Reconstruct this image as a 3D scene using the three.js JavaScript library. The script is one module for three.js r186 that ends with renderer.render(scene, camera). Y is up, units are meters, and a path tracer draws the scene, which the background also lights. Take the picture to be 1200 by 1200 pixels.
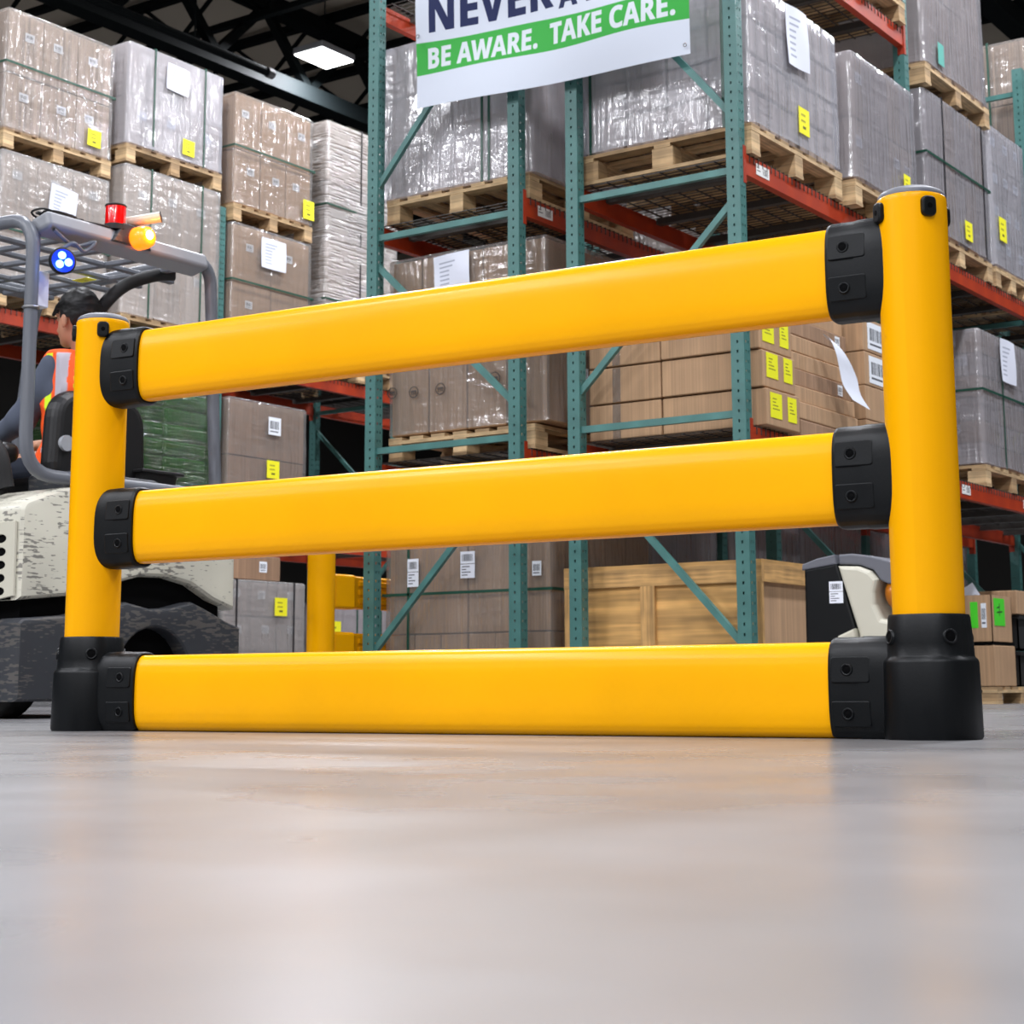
import * as THREE from 'three';
import { RoundedBoxGeometry } from 'three/addons/geometries/RoundedBoxGeometry.js';
import { mergeGeometries, mergeVertices, toCreasedNormals } from 'three/addons/utils/BufferGeometryUtils.js';
import { MarchingCubes } from 'three/addons/objects/MarchingCubes.js';
import { RectAreaLightUniformsLib } from 'three/addons/lights/RectAreaLightUniformsLib.js';

// ------------------------------------------------------------------ camera, lights, exposure
const scene = new THREE.Scene();
scene.background = new THREE.Color(0x000000);
const FOCAL = 2031.75;                                   // pixels on a 1200 frame
const camera = new THREE.PerspectiveCamera(2 * Math.atan(600 / FOCAL) * 180 / Math.PI, 1, 0.02, 120);
camera.position.set(0, 0.108, 0);
camera.rotation.set(9.44874 * Math.PI / 180, 34.52479 * Math.PI / 180, -0.28541 * Math.PI / 180, 'YXZ');
camera.setViewOffset(1200, 1200, -16.307, 129.887, 1200, 1200);
camera.focus = 4.6;
camera.userData.fStop = 10;
scene.add(camera);

const renderer = new THREE.WebGLRenderer({ antialias: true });
renderer.toneMapping = THREE.LinearToneMapping;
renderer.toneMappingExposure = 0.98;
renderer.shadowMap.enabled = true;
RectAreaLightUniformsLib.init();
const LAMP = 420, LAMP_GLOW = 14, LAMP_COLOR = 0xf6f8ff;   // high-bay panels: strength, visible glow, colour
const LAMP_Y = 8.3;
const LAMP_SPOTS = [];
for (const x of [-14.47, -8.2, -1.8, 4.5]) for (const z of [9.4, 5.6, 1.8]) LAMP_SPOTS.push([x, z]);   // cross aisle
for (const [x, z] of [[-14.47, -16.4], [-14.47, -9.5], [-8.2, -6.8], [-1.8, -6.2], [-8.2, -11.2], [-8.2, -17], [-1.8, -10.6], [-1.8, -16.6], [4.5, -9.5]]) LAMP_SPOTS.push([x, z]);   // between the racks

// ------------------------------------------------------------------ helpers
function rng(seed) { let a = seed >>> 0; return () => { a |= 0; a = a + 0x6D2B79F5 | 0; let t = Math.imul(a ^ a >>> 15, 1 | a); t = t + Math.imul(t ^ t >>> 7, 61 | t) ^ t; return ((t ^ t >>> 14) >>> 0) / 4294967296; }; }
const R0 = rng(7);
const V3 = (x, y, z) => new THREE.Vector3(x, y, z);
const clamp = (v, a = 0, b = 1) => Math.min(b, Math.max(a, v));
const mix = (a, b, t) => a + (b - a) * t;
const smooth = (a, b, v) => { const t = clamp((v - a) / (b - a)); return t * t * (3 - 2 * t); };
const taken = {};
function numbered(name) { const n = taken[name] = (taken[name] ?? -1) + 1; return n ? name + '_' + String(n).padStart(3, '0') : name; }
function thing(name, label, category, pos = [0, 0, 0], turn = 0, group) {
  const o = new THREE.Group(); o.name = numbered(name); o.position.set(...pos); o.rotation.y = turn;
  o.userData = { label, category }; if (group) o.userData.group = group; scene.add(o); return o;
}
function part(name, geo, mat, parent, pos, rot, label) {
  const m = new THREE.Mesh(geo, mat); m.name = name; m.castShadow = m.receiveShadow = true;
  if (pos) m.position.set(...pos); if (rot) m.rotation.set(...rot);
  if (label) m.userData.label = label; parent.add(m); return m;
}
function struct(name, geo, mat, parent = scene) { const m = part(name, geo, mat, parent); if (parent === scene) m.userData.kind = 'structure'; return m; }
function uvBox(g, grain = 'auto') {                       // texture coordinates in metres from the object's own axes; u follows the long side
  g.computeBoundingBox(); const b = g.boundingBox, s = [b.max.x - b.min.x, b.max.y - b.min.y, b.max.z - b.min.z];
  const p = g.attributes.position, n = g.attributes.normal, uv = new Float32Array(p.count * 2);
  for (let i = 0; i < p.count; i++) {
    const a = [Math.abs(n.getX(i)), Math.abs(n.getY(i)), Math.abs(n.getZ(i))], c = [p.getX(i), p.getY(i), p.getZ(i)];
    const k = a[0] > a[1] && a[0] > a[2] ? 0 : a[1] > a[2] ? 1 : 2;
    let [u, v] = k === 0 ? [2, 1] : k === 1 ? [0, 2] : [0, 1];
    if (grain === 'long' && s[v] > s[u]) [u, v] = [v, u];
    uv[2 * i] = c[u]; uv[2 * i + 1] = c[v];
  }
  g.setAttribute('uv', new THREE.BufferAttribute(uv, 2)); return g;
}
const cache = {};
function box(w, h, d, grain) { const k = ['b', w.toFixed(4), h.toFixed(4), d.toFixed(4), grain].join(); return cache[k] ??= uvBox(new THREE.BoxGeometry(w, h, d), grain); }
function rbox(w, h, d, r = 0.005, seg = 1, grain) { const k = ['r', w.toFixed(4), h.toFixed(4), d.toFixed(4), r, seg, grain].join(); return cache[k] ??= uvBox(new RoundedBoxGeometry(w, h, d, seg, Math.min(r, w / 2.01, h / 2.01, d / 2.01)), grain); }
function bbox(x0, x1, y0, y1, z0, z1) { return box(x1 - x0, y1 - y0, z1 - z0).clone().translate((x0 + x1) / 2, (y0 + y1) / 2, (z0 + z1) / 2); }
function bar(a, b, w, h) {                               // box bar from a to b
  const A = V3(...a), B = V3(...b), g = uvBox(new THREE.BoxGeometry(w, A.distanceTo(B), h), 'long');
  const q = new THREE.Quaternion().setFromUnitVectors(V3(0, 1, 0), B.clone().sub(A).normalize());
  return g.applyQuaternion(q).translate((A.x + B.x) / 2, (A.y + B.y) / 2, (A.z + B.z) / 2);
}
function tube(pts, r, seg = 40, rad = 10, closed = false, tension = 0.5) {
  return new THREE.TubeGeometry(new THREE.CatmullRomCurve3(pts.map((p) => V3(...p)), closed, 'catmullrom', tension), seg, r, rad, closed);
}
function rounded(pts, r, n = 6) {                        // polyline with rounded corners -> dense point list
  const P = pts.map((p) => V3(...p)), out = [P[0]];
  for (let i = 1; i < P.length - 1; i++) {
    const a = P[i - 1].clone().sub(P[i]), b = P[i + 1].clone().sub(P[i]), d = Math.min(r, a.length() / 2.01, b.length() / 2.01);
    const s = P[i].clone().add(a.setLength(d)), e = P[i].clone().add(b.setLength(d));
    for (let k = 0; k <= n; k++) { const t = k / n; out.push(s.clone().multiplyScalar((1 - t) ** 2).add(P[i].clone().multiplyScalar(2 * t * (1 - t))).add(e.clone().multiplyScalar(t * t))); }
  }
  out.push(P[P.length - 1]); return out;
}
class Poly extends THREE.Curve {
  constructor(p) { super(); this.p = p; this.l = [0]; for (let i = 1; i < p.length; i++) this.l.push(this.l[i - 1] + p[i].distanceTo(p[i - 1])); }
  getPoint(t, o = new THREE.Vector3()) { const d = t * this.l[this.l.length - 1]; let i = 1; while (i < this.l.length - 1 && this.l[i] < d) i++; return o.copy(this.p[i - 1]).lerp(this.p[i], clamp((d - this.l[i - 1]) / ((this.l[i] - this.l[i - 1]) || 1))); }
}
function pipe(pts, r, bend, seg = 60, rad = 12) { return new THREE.TubeGeometry(new Poly(rounded(pts, bend)), seg, r, rad, false); }
function shape(pts, holes = []) { const s = new THREE.Shape(pts.map((p) => new THREE.Vector2(...p))); for (const h of holes) s.holes.push(new THREE.Path(h.map((p) => new THREE.Vector2(...p)))); return s; }
function extrude(s, depth, bevel = 0, seg = 1, curve = 8) { return new THREE.ExtrudeGeometry(s, { depth: depth - 2 * bevel, bevelEnabled: bevel > 0, bevelThickness: bevel, bevelSize: bevel, bevelOffset: -bevel, bevelSegments: seg, curveSegments: curve }).translate(0, 0, bevel); }
function rrect(w, h, r, n = 6) { const o = []; for (const [cx, cy, a] of [[w / 2 - r, h / 2 - r, 0], [-w / 2 + r, h / 2 - r, 1], [-w / 2 + r, -h / 2 + r, 2], [w / 2 - r, -h / 2 + r, 3]]) for (let k = 0; k <= n; k++) { const t = (a + k / n) * Math.PI / 2; o.push([cx + r * Math.cos(t), cy + r * Math.sin(t)]); } return o; }

// ------------------------------------------------------------------ procedural textures
function lattice(seed, nx, ny) { const r = rng(seed), a = new Float32Array(nx * ny); for (let i = 0; i < a.length; i++) a[i] = r(); return (u, v) => { u = ((u % 1) + 1) % 1 * nx; v = ((v % 1) + 1) % 1 * ny; const x = Math.floor(u), y = Math.floor(v), fx = u - x, fy = v - y, sx = fx * fx * (3 - 2 * fx), sy = fy * fy * (3 - 2 * fy), X = (x + 1) % nx, Y = (y + 1) % ny, x0 = x % nx, y0 = y % ny; return mix(mix(a[y0 * nx + x0], a[y0 * nx + X], sx), mix(a[Y * nx + x0], a[Y * nx + X], sx), sy); }; }
function fbm(seed, nx, ny, oct = 4) { const L = []; for (let k = 0; k < oct; k++) L.push(lattice(seed + k * 17, nx << k, ny << k)); return (u, v) => { let s = 0, w = 0.5, t = 0; for (const l of L) { s += w * l(u, v); t += w; w *= 0.5; } return s / t; }; }
function tex(size, fn, metres, srgb = true) {            // fn(u,v) -> grey or [r,g,b], 0..1
  const d = new Uint8Array(size * size * 4);
  for (let y = 0; y < size; y++) for (let x = 0; x < size; x++) { const c = fn(x / size, y / size), i = 4 * (y * size + x), a = Array.isArray(c) ? c : [c, c, c]; for (let k = 0; k < 3; k++) d[i + k] = clamp(a[k]) * 255; d[i + 3] = 255; }
  const t = new THREE.DataTexture(d, size, size); t.wrapS = t.wrapT = THREE.RepeatWrapping; t.magFilter = t.minFilter = THREE.LinearFilter; if (srgb) t.colorSpace = THREE.SRGBColorSpace; t.repeat.set(1 / metres, 1 / metres); t.needsUpdate = true; return t;
}
function canvasTex(w, h, draw) { const c = document.createElement('canvas'); c.width = w; c.height = h; const g = c.getContext('2d'); draw(g, w, h); const t = new THREE.CanvasTexture(c); t.colorSpace = THREE.SRGBColorSpace; return t; }
const tint = (c, s) => c.map((v) => v * s);

const M = {};
const std = (o) => new THREE.MeshStandardMaterial(o), phys = (o) => new THREE.MeshPhysicalMaterial(o);
{
  // concrete floor
  const a = fbm(11, 3, 3, 5), b = fbm(31, 16, 16, 3), c = fbm(51, 2, 24, 3), e = fbm(71, 24, 2, 3);
  const col = tex(1024, (u, v) => { const s = 0.80 + 0.26 * (a(u, v) - 0.5) + 0.09 * (b(u, v) - 0.5) + 0.08 * (c(u, v) - 0.5) + 0.05 * (e(u, v) - 0.5); return [s * 0.985, s * 0.975, s * 0.965]; }, 3.2);
  const rough = tex(512, (u, v) => 0.29 + 0.2 * (a(u, v) - 0.5) + 0.1 * (b(v, u) - 0.5), 2.3, false);
  const bmp = tex(512, (u, v) => 0.7 * a(u, v) + 0.3 * b(u, v), 1.7, false);
  M.floor = phys({ color: 0xa0a1a5, map: col, roughness: 1, roughnessMap: rough, bumpMap: bmp, bumpScale: 0.0006 });
}
{
  const n = fbm(5, 64, 64, 2), m = fbm(6, 3, 3, 3);
  const bmp = tex(512, (u, v) => n(u, v), 0.25, false), col = tex(256, (u, v) => 0.95 + 0.08 * (m(u, v) - 0.5), 0.9);
  M.yellow = phys({ color: 0xffac00, map: col, roughness: 0.27, specularIntensity: 0.34 });
  M.yellow.color.setRGB(1.0, 0.45, 0.0);
  M.black = phys({ color: 0x020508, specularIntensity: 0.5, roughness: 0.42, bumpMap: bmp, bumpScale: 0.00012 });
  M.blackDeep = phys({ color: 0x030304, roughness: 0.8, specularIntensity: 0.15 });
  M.cap = std({ color: 0x60626a, roughness: 0.5 });
}
const kraft = (base, seed, streak) => { const n = fbm(seed, 4, 4, 4), f = lattice(seed + 3, 220, 3), g = fbm(seed + 9, 48, 2, 2); return tex(512, (u, v) => tint(base, 1 + 0.16 * (n(u, v) - 0.5) + streak * (f(u, v) - 0.5) + streak * (g(u, v) - 0.5)), 1.1); };
{
  M.kraft = std({ map: kraft([0.68, 0.55, 0.42], 101, 0.12), roughness: 0.8 });
  M.kraftDark = std({ map: kraft([0.58, 0.46, 0.36], 131, 0.12), roughness: 0.8 });
  M.kraftGrey = std({ map: kraft([0.66, 0.58, 0.51], 151, 0.34), roughness: 0.75 });
  M.kraftPale = std({ map: kraft([0.76, 0.70, 0.65], 171, 0.26), roughness: 0.75 });
  M.kraftAsh = std({ map: kraft([0.60, 0.55, 0.53], 181, 0.3), roughness: 0.75 });
  M.green = phys({ map: kraft([0.17, 0.43, 0.14], 191, 0.3), roughness: 0.5 });
  M.greenDark = phys({ map: kraft([0.06, 0.24, 0.13], 193, 0.3), roughness: 0.5 });
}
{
  const g = fbm(201, 2, 40, 3), k = fbm(203, 6, 6, 3);
  const wood = (b, s) => { const t = tex(512, (u, v) => { const x = g(u + 0.03 * k(u, v), v) , q = 0.8 + 0.45 * (x - 0.5) + 0.25 * (k(u, v) - 0.5); return tint(b, q * 1.15); }, s); return t; };
  M.wood = [[0.82, 0.70, 0.53], [0.75, 0.63, 0.47], [0.68, 0.56, 0.41]].map((b) => std({ map: wood(b, 0.55), roughness: 0.75 }));
  M.plywood = std({ map: wood([0.80, 0.62, 0.37], 0.9), roughness: 0.7 });
  M.crateWood = std({ map: wood([0.78, 0.61, 0.38], 0.5), roughness: 0.7 });
}
{
  // stretch film
  const ridge = (n) => (u, v) => 1 - Math.abs(2 * n(u, v) - 1);
  const A = ridge(fbm(301, 30, 3, 3)), B = ridge(fbm(303, 5, 18, 3)), C = fbm(305, 5, 5, 3), D = ridge(fbm(307, 3, 40, 3)), E2 = ridge(fbm(309, 12, 26, 4));
  const b1 = tex(512, (u, v) => 0.5 * A(u, v) + 0.3 * B(u + 0.25 * v, v) + 0.5 * C(u, v), 1.3, false);
  const b2 = tex(512, (u, v) => 0.75 * Math.pow(D(u, v), 2) + 0.35 * E2(u, v) + 0.4 * C(u, v), 0.9, false);
  const film = (o) => phys({ color: 0xe2e0de, transmission: 0.72, thickness: 0, roughness: 0.16, bumpMap: b1, bumpScale: 0.014, ior: 1.7, ...o });
  M.film = film({});
  M.filmClear = film({ transmission: 0.86, roughness: 0.14 });
  M.filmHazy = film({ transmission: 0.66, color: 0xdedfe6 });
  M.filmSilver = film({ transmission: 0.58, bumpMap: b2, bumpScale: 0.03, roughness: 0.1, ior: 1.9 });
  M.filmGrey = film({ transmission: 0.66, color: 0xcfcdd2 });
  M.filmDark = film({ transmission: 0.25, color: 0x35343a, roughness: 0.2 });
  M.filmGreen = film({ transmission: 0.9, color: 0x83b273, bumpMap: b2, bumpScale: 0.03, roughness: 0.12 });
}
{
  const n = fbm(401, 6, 6, 4);
  M.teal = phys({ color: 0x4f8580, map: tex(256, (u, v) => 0.88 + 0.22 * (n(u, v) - 0.5), 0.7), roughness: 0.42 });
  M.orange = phys({ color: 0xb03a12, map: tex(256, (u, v) => { const q = n(u, v); return [0.92 + 0.2 * (q - 0.5), 0.86 + 0.3 * (q - 0.5), 0.84]; }, 0.7), roughness: 0.5 });
  M.wire = std({ color: 0x4c4946, roughness: 0.5, metalness: 0.5 });
  M.steel = std({ color: 0x9a9a9c, roughness: 0.35, metalness: 0.8 });
  M.strap = phys({ color: 0x1f4a3c, roughness: 0.35 });
  M.strapBlack = phys({ color: 0x1a1b20, roughness: 0.35 });
  const scuff = (b, dark, seed, thr) => { const s1 = fbm(seed, 26, 110, 2), s2 = fbm(seed + 5, 6, 6, 4), s3 = fbm(seed + 8, 3, 3, 3); return tex(1024, (u, v) => { const w = smooth(thr, thr + 0.06, s1(u, v) * 0.62 + s2(u, v) * 0.38), q = 1 + 0.16 * (s3(u, v) - 0.5); return b.map((c, k) => mix(c, dark[k], w) * q); }, 0.8); };
  M.cream = phys({ map: scuff([0.80, 0.79, 0.73], [0.50, 0.49, 0.46], 411, 0.615), roughness: 0.4, clearcoat: 0.3, clearcoatRoughness: 0.3 });
  M.creamClean = phys({ color: 0xc4c1b1, roughness: 0.35, clearcoat: 0.4 });
  M.bumper = phys({ map: scuff([0.17, 0.18, 0.20], [0.30, 0.29, 0.28], 431, 0.57), roughness: 0.55 });
  M.grey = phys({ color: 0x70747c, map: tex(256, (u, v) => 0.9 + 0.2 * (n(u, v) - 0.5), 0.4), roughness: 0.42 });
  M.greyLight = phys({ color: 0x9a9da2, roughness: 0.42 });
  M.rubber = std({ color: 0x121213, roughness: 0.7 });
  M.seat = phys({ color: 0x0d0d0f, roughness: 0.45 });
  M.white = std({ color: 0xd8dae0, roughness: 0.6 });
  M.paper = std({ color: 0xd5dae6, roughness: 0.8, side: THREE.DoubleSide });
  M.deck = std({ color: 0xb0a695, roughness: 0.8 });
  M.joist = phys({ color: 0x0b1011, roughness: 0.7, specularIntensity: 0.2 });
  M.wall = std({ color: 0x8a8680, roughness: 0.9 });
  M.wallDark = std({ color: 0x3a3836, roughness: 0.9 });
  M.greenSticker = std({ color: 0x45d322, roughness: 0.7 });
}
{
  const bars = (g, x, y, w, h, seed) => { const r = rng(seed); let p = x; g.fillStyle = '#22242a'; while (p < x + w) { const t = 1 + Math.floor(r() * 4); g.fillRect(p, y, t, h); p += t + 1 + Math.floor(r() * 4); } };
  const rows = (g, x, y, w, n, dy, seed, c = '#4a4d55') => { const r = rng(seed); g.fillStyle = c; for (let k = 0; k < n; k++) g.fillRect(x, y + k * dy, w * (0.4 + 0.6 * r()), dy * 0.35); };
  M.label = std({ roughness: 0.6, map: canvasTex(128, 96, (g, w, h) => { g.fillStyle = '#e6ebf2'; g.fillRect(0, 0, w, h); bars(g, 16, 20, 92, 44, 3); rows(g, 16, 74, 90, 1, 20, 4); }) });
  M.labelTall = std({ roughness: 0.6, map: canvasTex(128, 192, (g, w, h) => { g.fillStyle = '#e2e6f0'; g.fillRect(0, 0, w, h); bars(g, 14, 20, 100, 50, 5); g.fillStyle = '#333'; g.fillRect(0, 88, w, 4); rows(g, 12, 106, 100, 4, 20, 6); }) });
  M.beamLabel = std({ roughness: 0.6, map: canvasTex(256, 96, (g, w, h) => { g.fillStyle = '#e4e4e2'; g.fillRect(0, 0, w, h); rows(g, 14, 26, 90, 2, 26, 8, '#333'); bars(g, 126, 18, 100, 60, 9); }) });
  M.sticker = std({ roughness: 0.6, map: canvasTex(96, 96, (g, w, h) => { g.fillStyle = '#f0ea1c'; g.fillRect(0, 0, w, h); rows(g, 20, 22, 56, 2, 22, 11, '#a39c20'); g.fillStyle = '#5b5a18'; g.fillRect(34, 66, 28, 10); }) });
  M.stickerTall = std({ roughness: 0.6, map: canvasTex(96, 192, (g, w, h) => { g.fillStyle = '#ecec1a'; g.fillRect(0, 0, w, h); rows(g, 18, 40, 60, 4, 26, 12, '#8a8420'); }) });
  M.sheet = std({ roughness: 0.75, side: THREE.DoubleSide, map: canvasTex(192, 192, (g, w, h) => { g.fillStyle = '#dde1ee'; g.fillRect(0, 0, w, h); rows(g, 30, 34, 120, 7, 20, 13, '#a3a8b8'); }) });
  M.circleM = std({ roughness: 0.8, transparent: true, map: canvasTex(128, 128, (g, w, h) => { g.clearRect(0, 0, w, h); g.strokeStyle = '#4a4340'; g.lineWidth = 9; g.beginPath(); g.arc(64, 64, 54, 0, 7); g.stroke(); g.fillStyle = '#4a4340'; g.font = 'italic bold 76px sans-serif'; g.textAlign = 'center'; g.fillText('m', 62, 88); }) });
  M.greenNote = std({ roughness: 0.7, map: canvasTex(96, 96, (g, w, h) => { g.fillStyle = '#43cf25'; g.fillRect(0, 0, w, h); g.strokeStyle = '#14340e'; g.lineWidth = 5; g.beginPath(); g.moveTo(26, 34); g.lineTo(50, 30); g.moveTo(50, 18); g.lineTo(48, 62); g.moveTo(24, 50); g.lineTo(74, 46); g.stroke(); }) });
  M.banner = std({ roughness: 0.85, side: THREE.DoubleSide, map: canvasTex(1456, 800, (g, w, h) => {   // 1.82 m x 1.0 m, 800 px per metre
    g.fillStyle = '#c8cfdb'; g.fillRect(0, 0, w, h);
    const Y = (m) => h - m * 800;
    g.fillStyle = '#34a03e'; g.beginPath(); g.moveTo(0, Y(0.40)); for (let x = 0; x <= w; x += 16) g.lineTo(x, Y(mix(0.40, 0.368, x / w) - 0.006 * Math.sin(x / 120))); for (let x = w; x >= 0; x -= 16) g.lineTo(x, Y(mix(0.205, 0.195, x / w) - 0.006 * Math.sin(x / 120 + 1))); g.fill();
    const put = (t, x0, x1, base, cap, color, font = 'bold') => { const size = cap * 800 / 0.73; g.save(); g.fillStyle = color; g.font = font + ' ' + size + 'px sans-serif'; g.textAlign = 'left'; const m = g.measureText(t).width; g.translate(x0 * 800, Y(base)); g.scale((x1 - x0) * 800 / m, 1); g.fillText(t, 0, 0); g.strokeStyle = color; g.lineWidth = size * 0.035; g.strokeText(t, 0, 0); g.restore(); };
    put('NEVER', 0.075, 0.95, 0.455, 0.21, '#0b1a4a');
    put('A P', 0.995, 1.28, 0.432, 0.13, '#0b1a4a');
    put('BE AWARE.  TAKE CARE.', 0.075, 1.745, 0.232, 0.122, '#ccd4da');
  }) });
}
const glow = (c, s, base) => std({ color: base ?? c, emissive: c, emissiveIntensity: s, roughness: 0.3 });
M.lampFace = glow(0xffffff, LAMP_GLOW);

// ------------------------------------------------------------------ setting: floor, walls, ceiling, joists
struct('floor', uvBox(new THREE.BoxGeometry(40, 0.3, 54)).translate(-8, -0.15, -15), M.floor);
struct('ceiling', uvBox(new THREE.BoxGeometry(40, 0.3, 54)).translate(-8, 9.55, -15), M.deck);
struct('wall_left', bbox(-28.3, -28, -0.1, 9.4, -42, 12), M.wallDark);
struct('wall_right', bbox(12, 12.3, -0.1, 9.4, -42, 12), M.wall);
struct('wall_back', bbox(-28, 12, -0.1, 9.4, -42.3, -42), M.wallDark);
struct('wall_front', bbox(-28, 12, -0.1, 9.4, 12, 12.3), M.wall);
for (const x of [-23.8, -15.1, -6.4, 2.3]) {             // roof girders along the aisles: two chords with crossing webs
  const g = [bbox(x - 0.13, x + 0.13, 7.9, 8.12, -41.5, 11.5), bbox(x - 0.13, x + 0.13, 8.95, 9.15, -41.5, 11.5)];
  for (let z = -41.3; z < 10.5; z += 1.75) { g.push(bar([x, 8.1, z], [x, 9.0, z + 0.87], 0.11, 0.11), bar([x, 9.0, z + 0.87], [x, 8.1, z + 1.75], 0.11, 0.11)); }
  const m = struct('ceiling_girder', mergeGeometries(g), M.joist); m.name = numbered('ceiling_girder');
}
for (let z = -40; z < 11; z += 1.75) {                    // bar joists between the girders
  const g = [bbox(-27.9, 11.9, 9.22, 9.33, z - 0.06, z + 0.06), bbox(-27.9, 11.9, 8.62, 8.7, z - 0.05, z + 0.05)];
  for (let x = -27.8; x < 11; x += 1.45) g.push(bar([x, 8.68, z], [x + 0.72, 9.25, z], 0.045, 0.045), bar([x + 0.72, 9.25, z], [x + 1.45, 8.68, z], 0.045, 0.045));
  const m = struct('ceiling_joist', mergeGeometries(g), M.joist); m.name = numbered('ceiling_joist');
}
{
  const p = new THREE.CylinderGeometry(0.05, 0.05, 26, 12).rotateX(Math.PI / 2).translate(-14.4, 7.75, -2.3);
  const cap = new THREE.CylinderGeometry(0.065, 0.065, 0.1, 12).rotateX(Math.PI / 2).translate(-14.4, 7.75, -15.3);
  const t = thing('ceiling_pipe', 'long dark pipe hung under the roof girder above the left pallets', 'pipe');
  part('pipe_run', p, M.joist, t); part('end_cap', cap, M.steel, t);
  for (let z = -14; z < 10; z += 4) part('hanger', bar([-14.4, 7.79, z], [-14.4, 8.65, z], 0.02, 0.02), M.joist, t);
}
{
  let proto = null, k = 0;
  for (const [x, z] of LAMP_SPOTS) {
    const seen = z === -16.4 && x === -14.47;
    const l = seen ? 'square high bay lamp glowing white above the pallets behind the teal rack' : 'square white high bay lamp hanging above the aisles outside the picture';
    const t = thing('ceiling_lamp', l, 'lamp', [x, LAMP_Y, z], 0, seen ? undefined : 'high bay lamps');
    part('lamp_housing', rbox(0.52, 0.09, 0.66, 0.02), M.greyLight, t, [0, 0.055, 0]);
    part('lamp_panel', rbox(0.48, 0.02, 0.62, 0.008), M.lampFace, t, [0, 0, 0]);
    part('cable', new THREE.CylinderGeometry(0.008, 0.008, 1.05, 8), M.joist, t, [0, 0.62, 0]);
    const L = new THREE.RectAreaLight(LAMP_COLOR, LAMP, 0.48, 0.62); L.position.set(0, -0.03, 0); L.rotation.x = -Math.PI / 2; L.name = 'lamp_light'; t.add(L); L.castShadow = true;
  }
}

// ------------------------------------------------------------------ the yellow barrier in front
function lofted(section, stations) {                     // section: [[a,b]..] loop; stations: [pos along x, scale a, scale b, shift a, shift b]
  const n = section.length, P = [], I = [];
  for (const [x, sa, sb, da = 0, db = 0] of stations) for (const [a, b] of section) P.push(x, a * sa + da, b * sb + db);
  for (let s = 0; s < stations.length - 1; s++) for (let i = 0; i < n; i++) { const a = s * n + i, b = s * n + (i + 1) % n; I.push(a, b, a + n, b, b + n, a + n); }
  const g = new THREE.BufferGeometry(); g.setAttribute('position', new THREE.Float32BufferAttribute(P, 3));
  const cap = (s, flip) => { const c = P.length / 3; let x = stations[s][0], y = 0, z = 0; for (let i = 0; i < n; i++) { y += P[(s * n + i) * 3 + 1] / n; z += P[(s * n + i) * 3 + 2] / n; } P.push(x, y, z); for (let i = 0; i < n; i++) { const a = s * n + i, b = s * n + (i + 1) % n; flip ? I.push(c, b, a) : I.push(c, a, b); } };
  cap(0, true); cap(stations.length - 1, false);
  g.setAttribute('position', new THREE.Float32BufferAttribute(P, 3)); g.setIndex(I);
  const q = toCreasedNormals(g, 0.6); return uvBox(q);
}
const RAIL_H = 0.208, RAIL_D = 0.09;
const railSection = (grow = 0) => { const o = [], n = 56; for (let i = 0; i < n; i++) { const t = i / n * Math.PI * 2, c = Math.cos(t), s = Math.sin(t), p = 0.64; o.push([(RAIL_H / 2 + grow) * Math.sign(s) * Math.abs(s) ** p, (RAIL_D / 2 + grow) * Math.sign(c) * Math.abs(c) ** p]); } return o; };
function bolt(parent, pos, quat, r = 0.011) {
  const lip = new THREE.LatheGeometry([[r - 0.001, 0], [r, 0.002], [r + 0.002, 0.0024], [r + 0.004, 0.0016], [r + 0.005, -0.003]].map((p) => new THREE.Vector2(...p)), 24), well = new THREE.LatheGeometry([[0.0001, 0.0012], [r * 0.4, 0.0012], [r * 0.45, 0.0004], [r, 0.0006]].map((p) => new THREE.Vector2(...p)), 24);
  const m = part('bolt_hole', cache['bolt' + r] ??= lip, M.black, parent, pos); m.quaternion.copy(quat); part('bolt_head', cache['well' + r] ??= well, M.blackDeep, m); return m;
}
const faceQ = (x, y, z) => new THREE.Quaternion().setFromUnitVectors(V3(0, 1, 0), V3(x, y, z).normalize());
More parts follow.
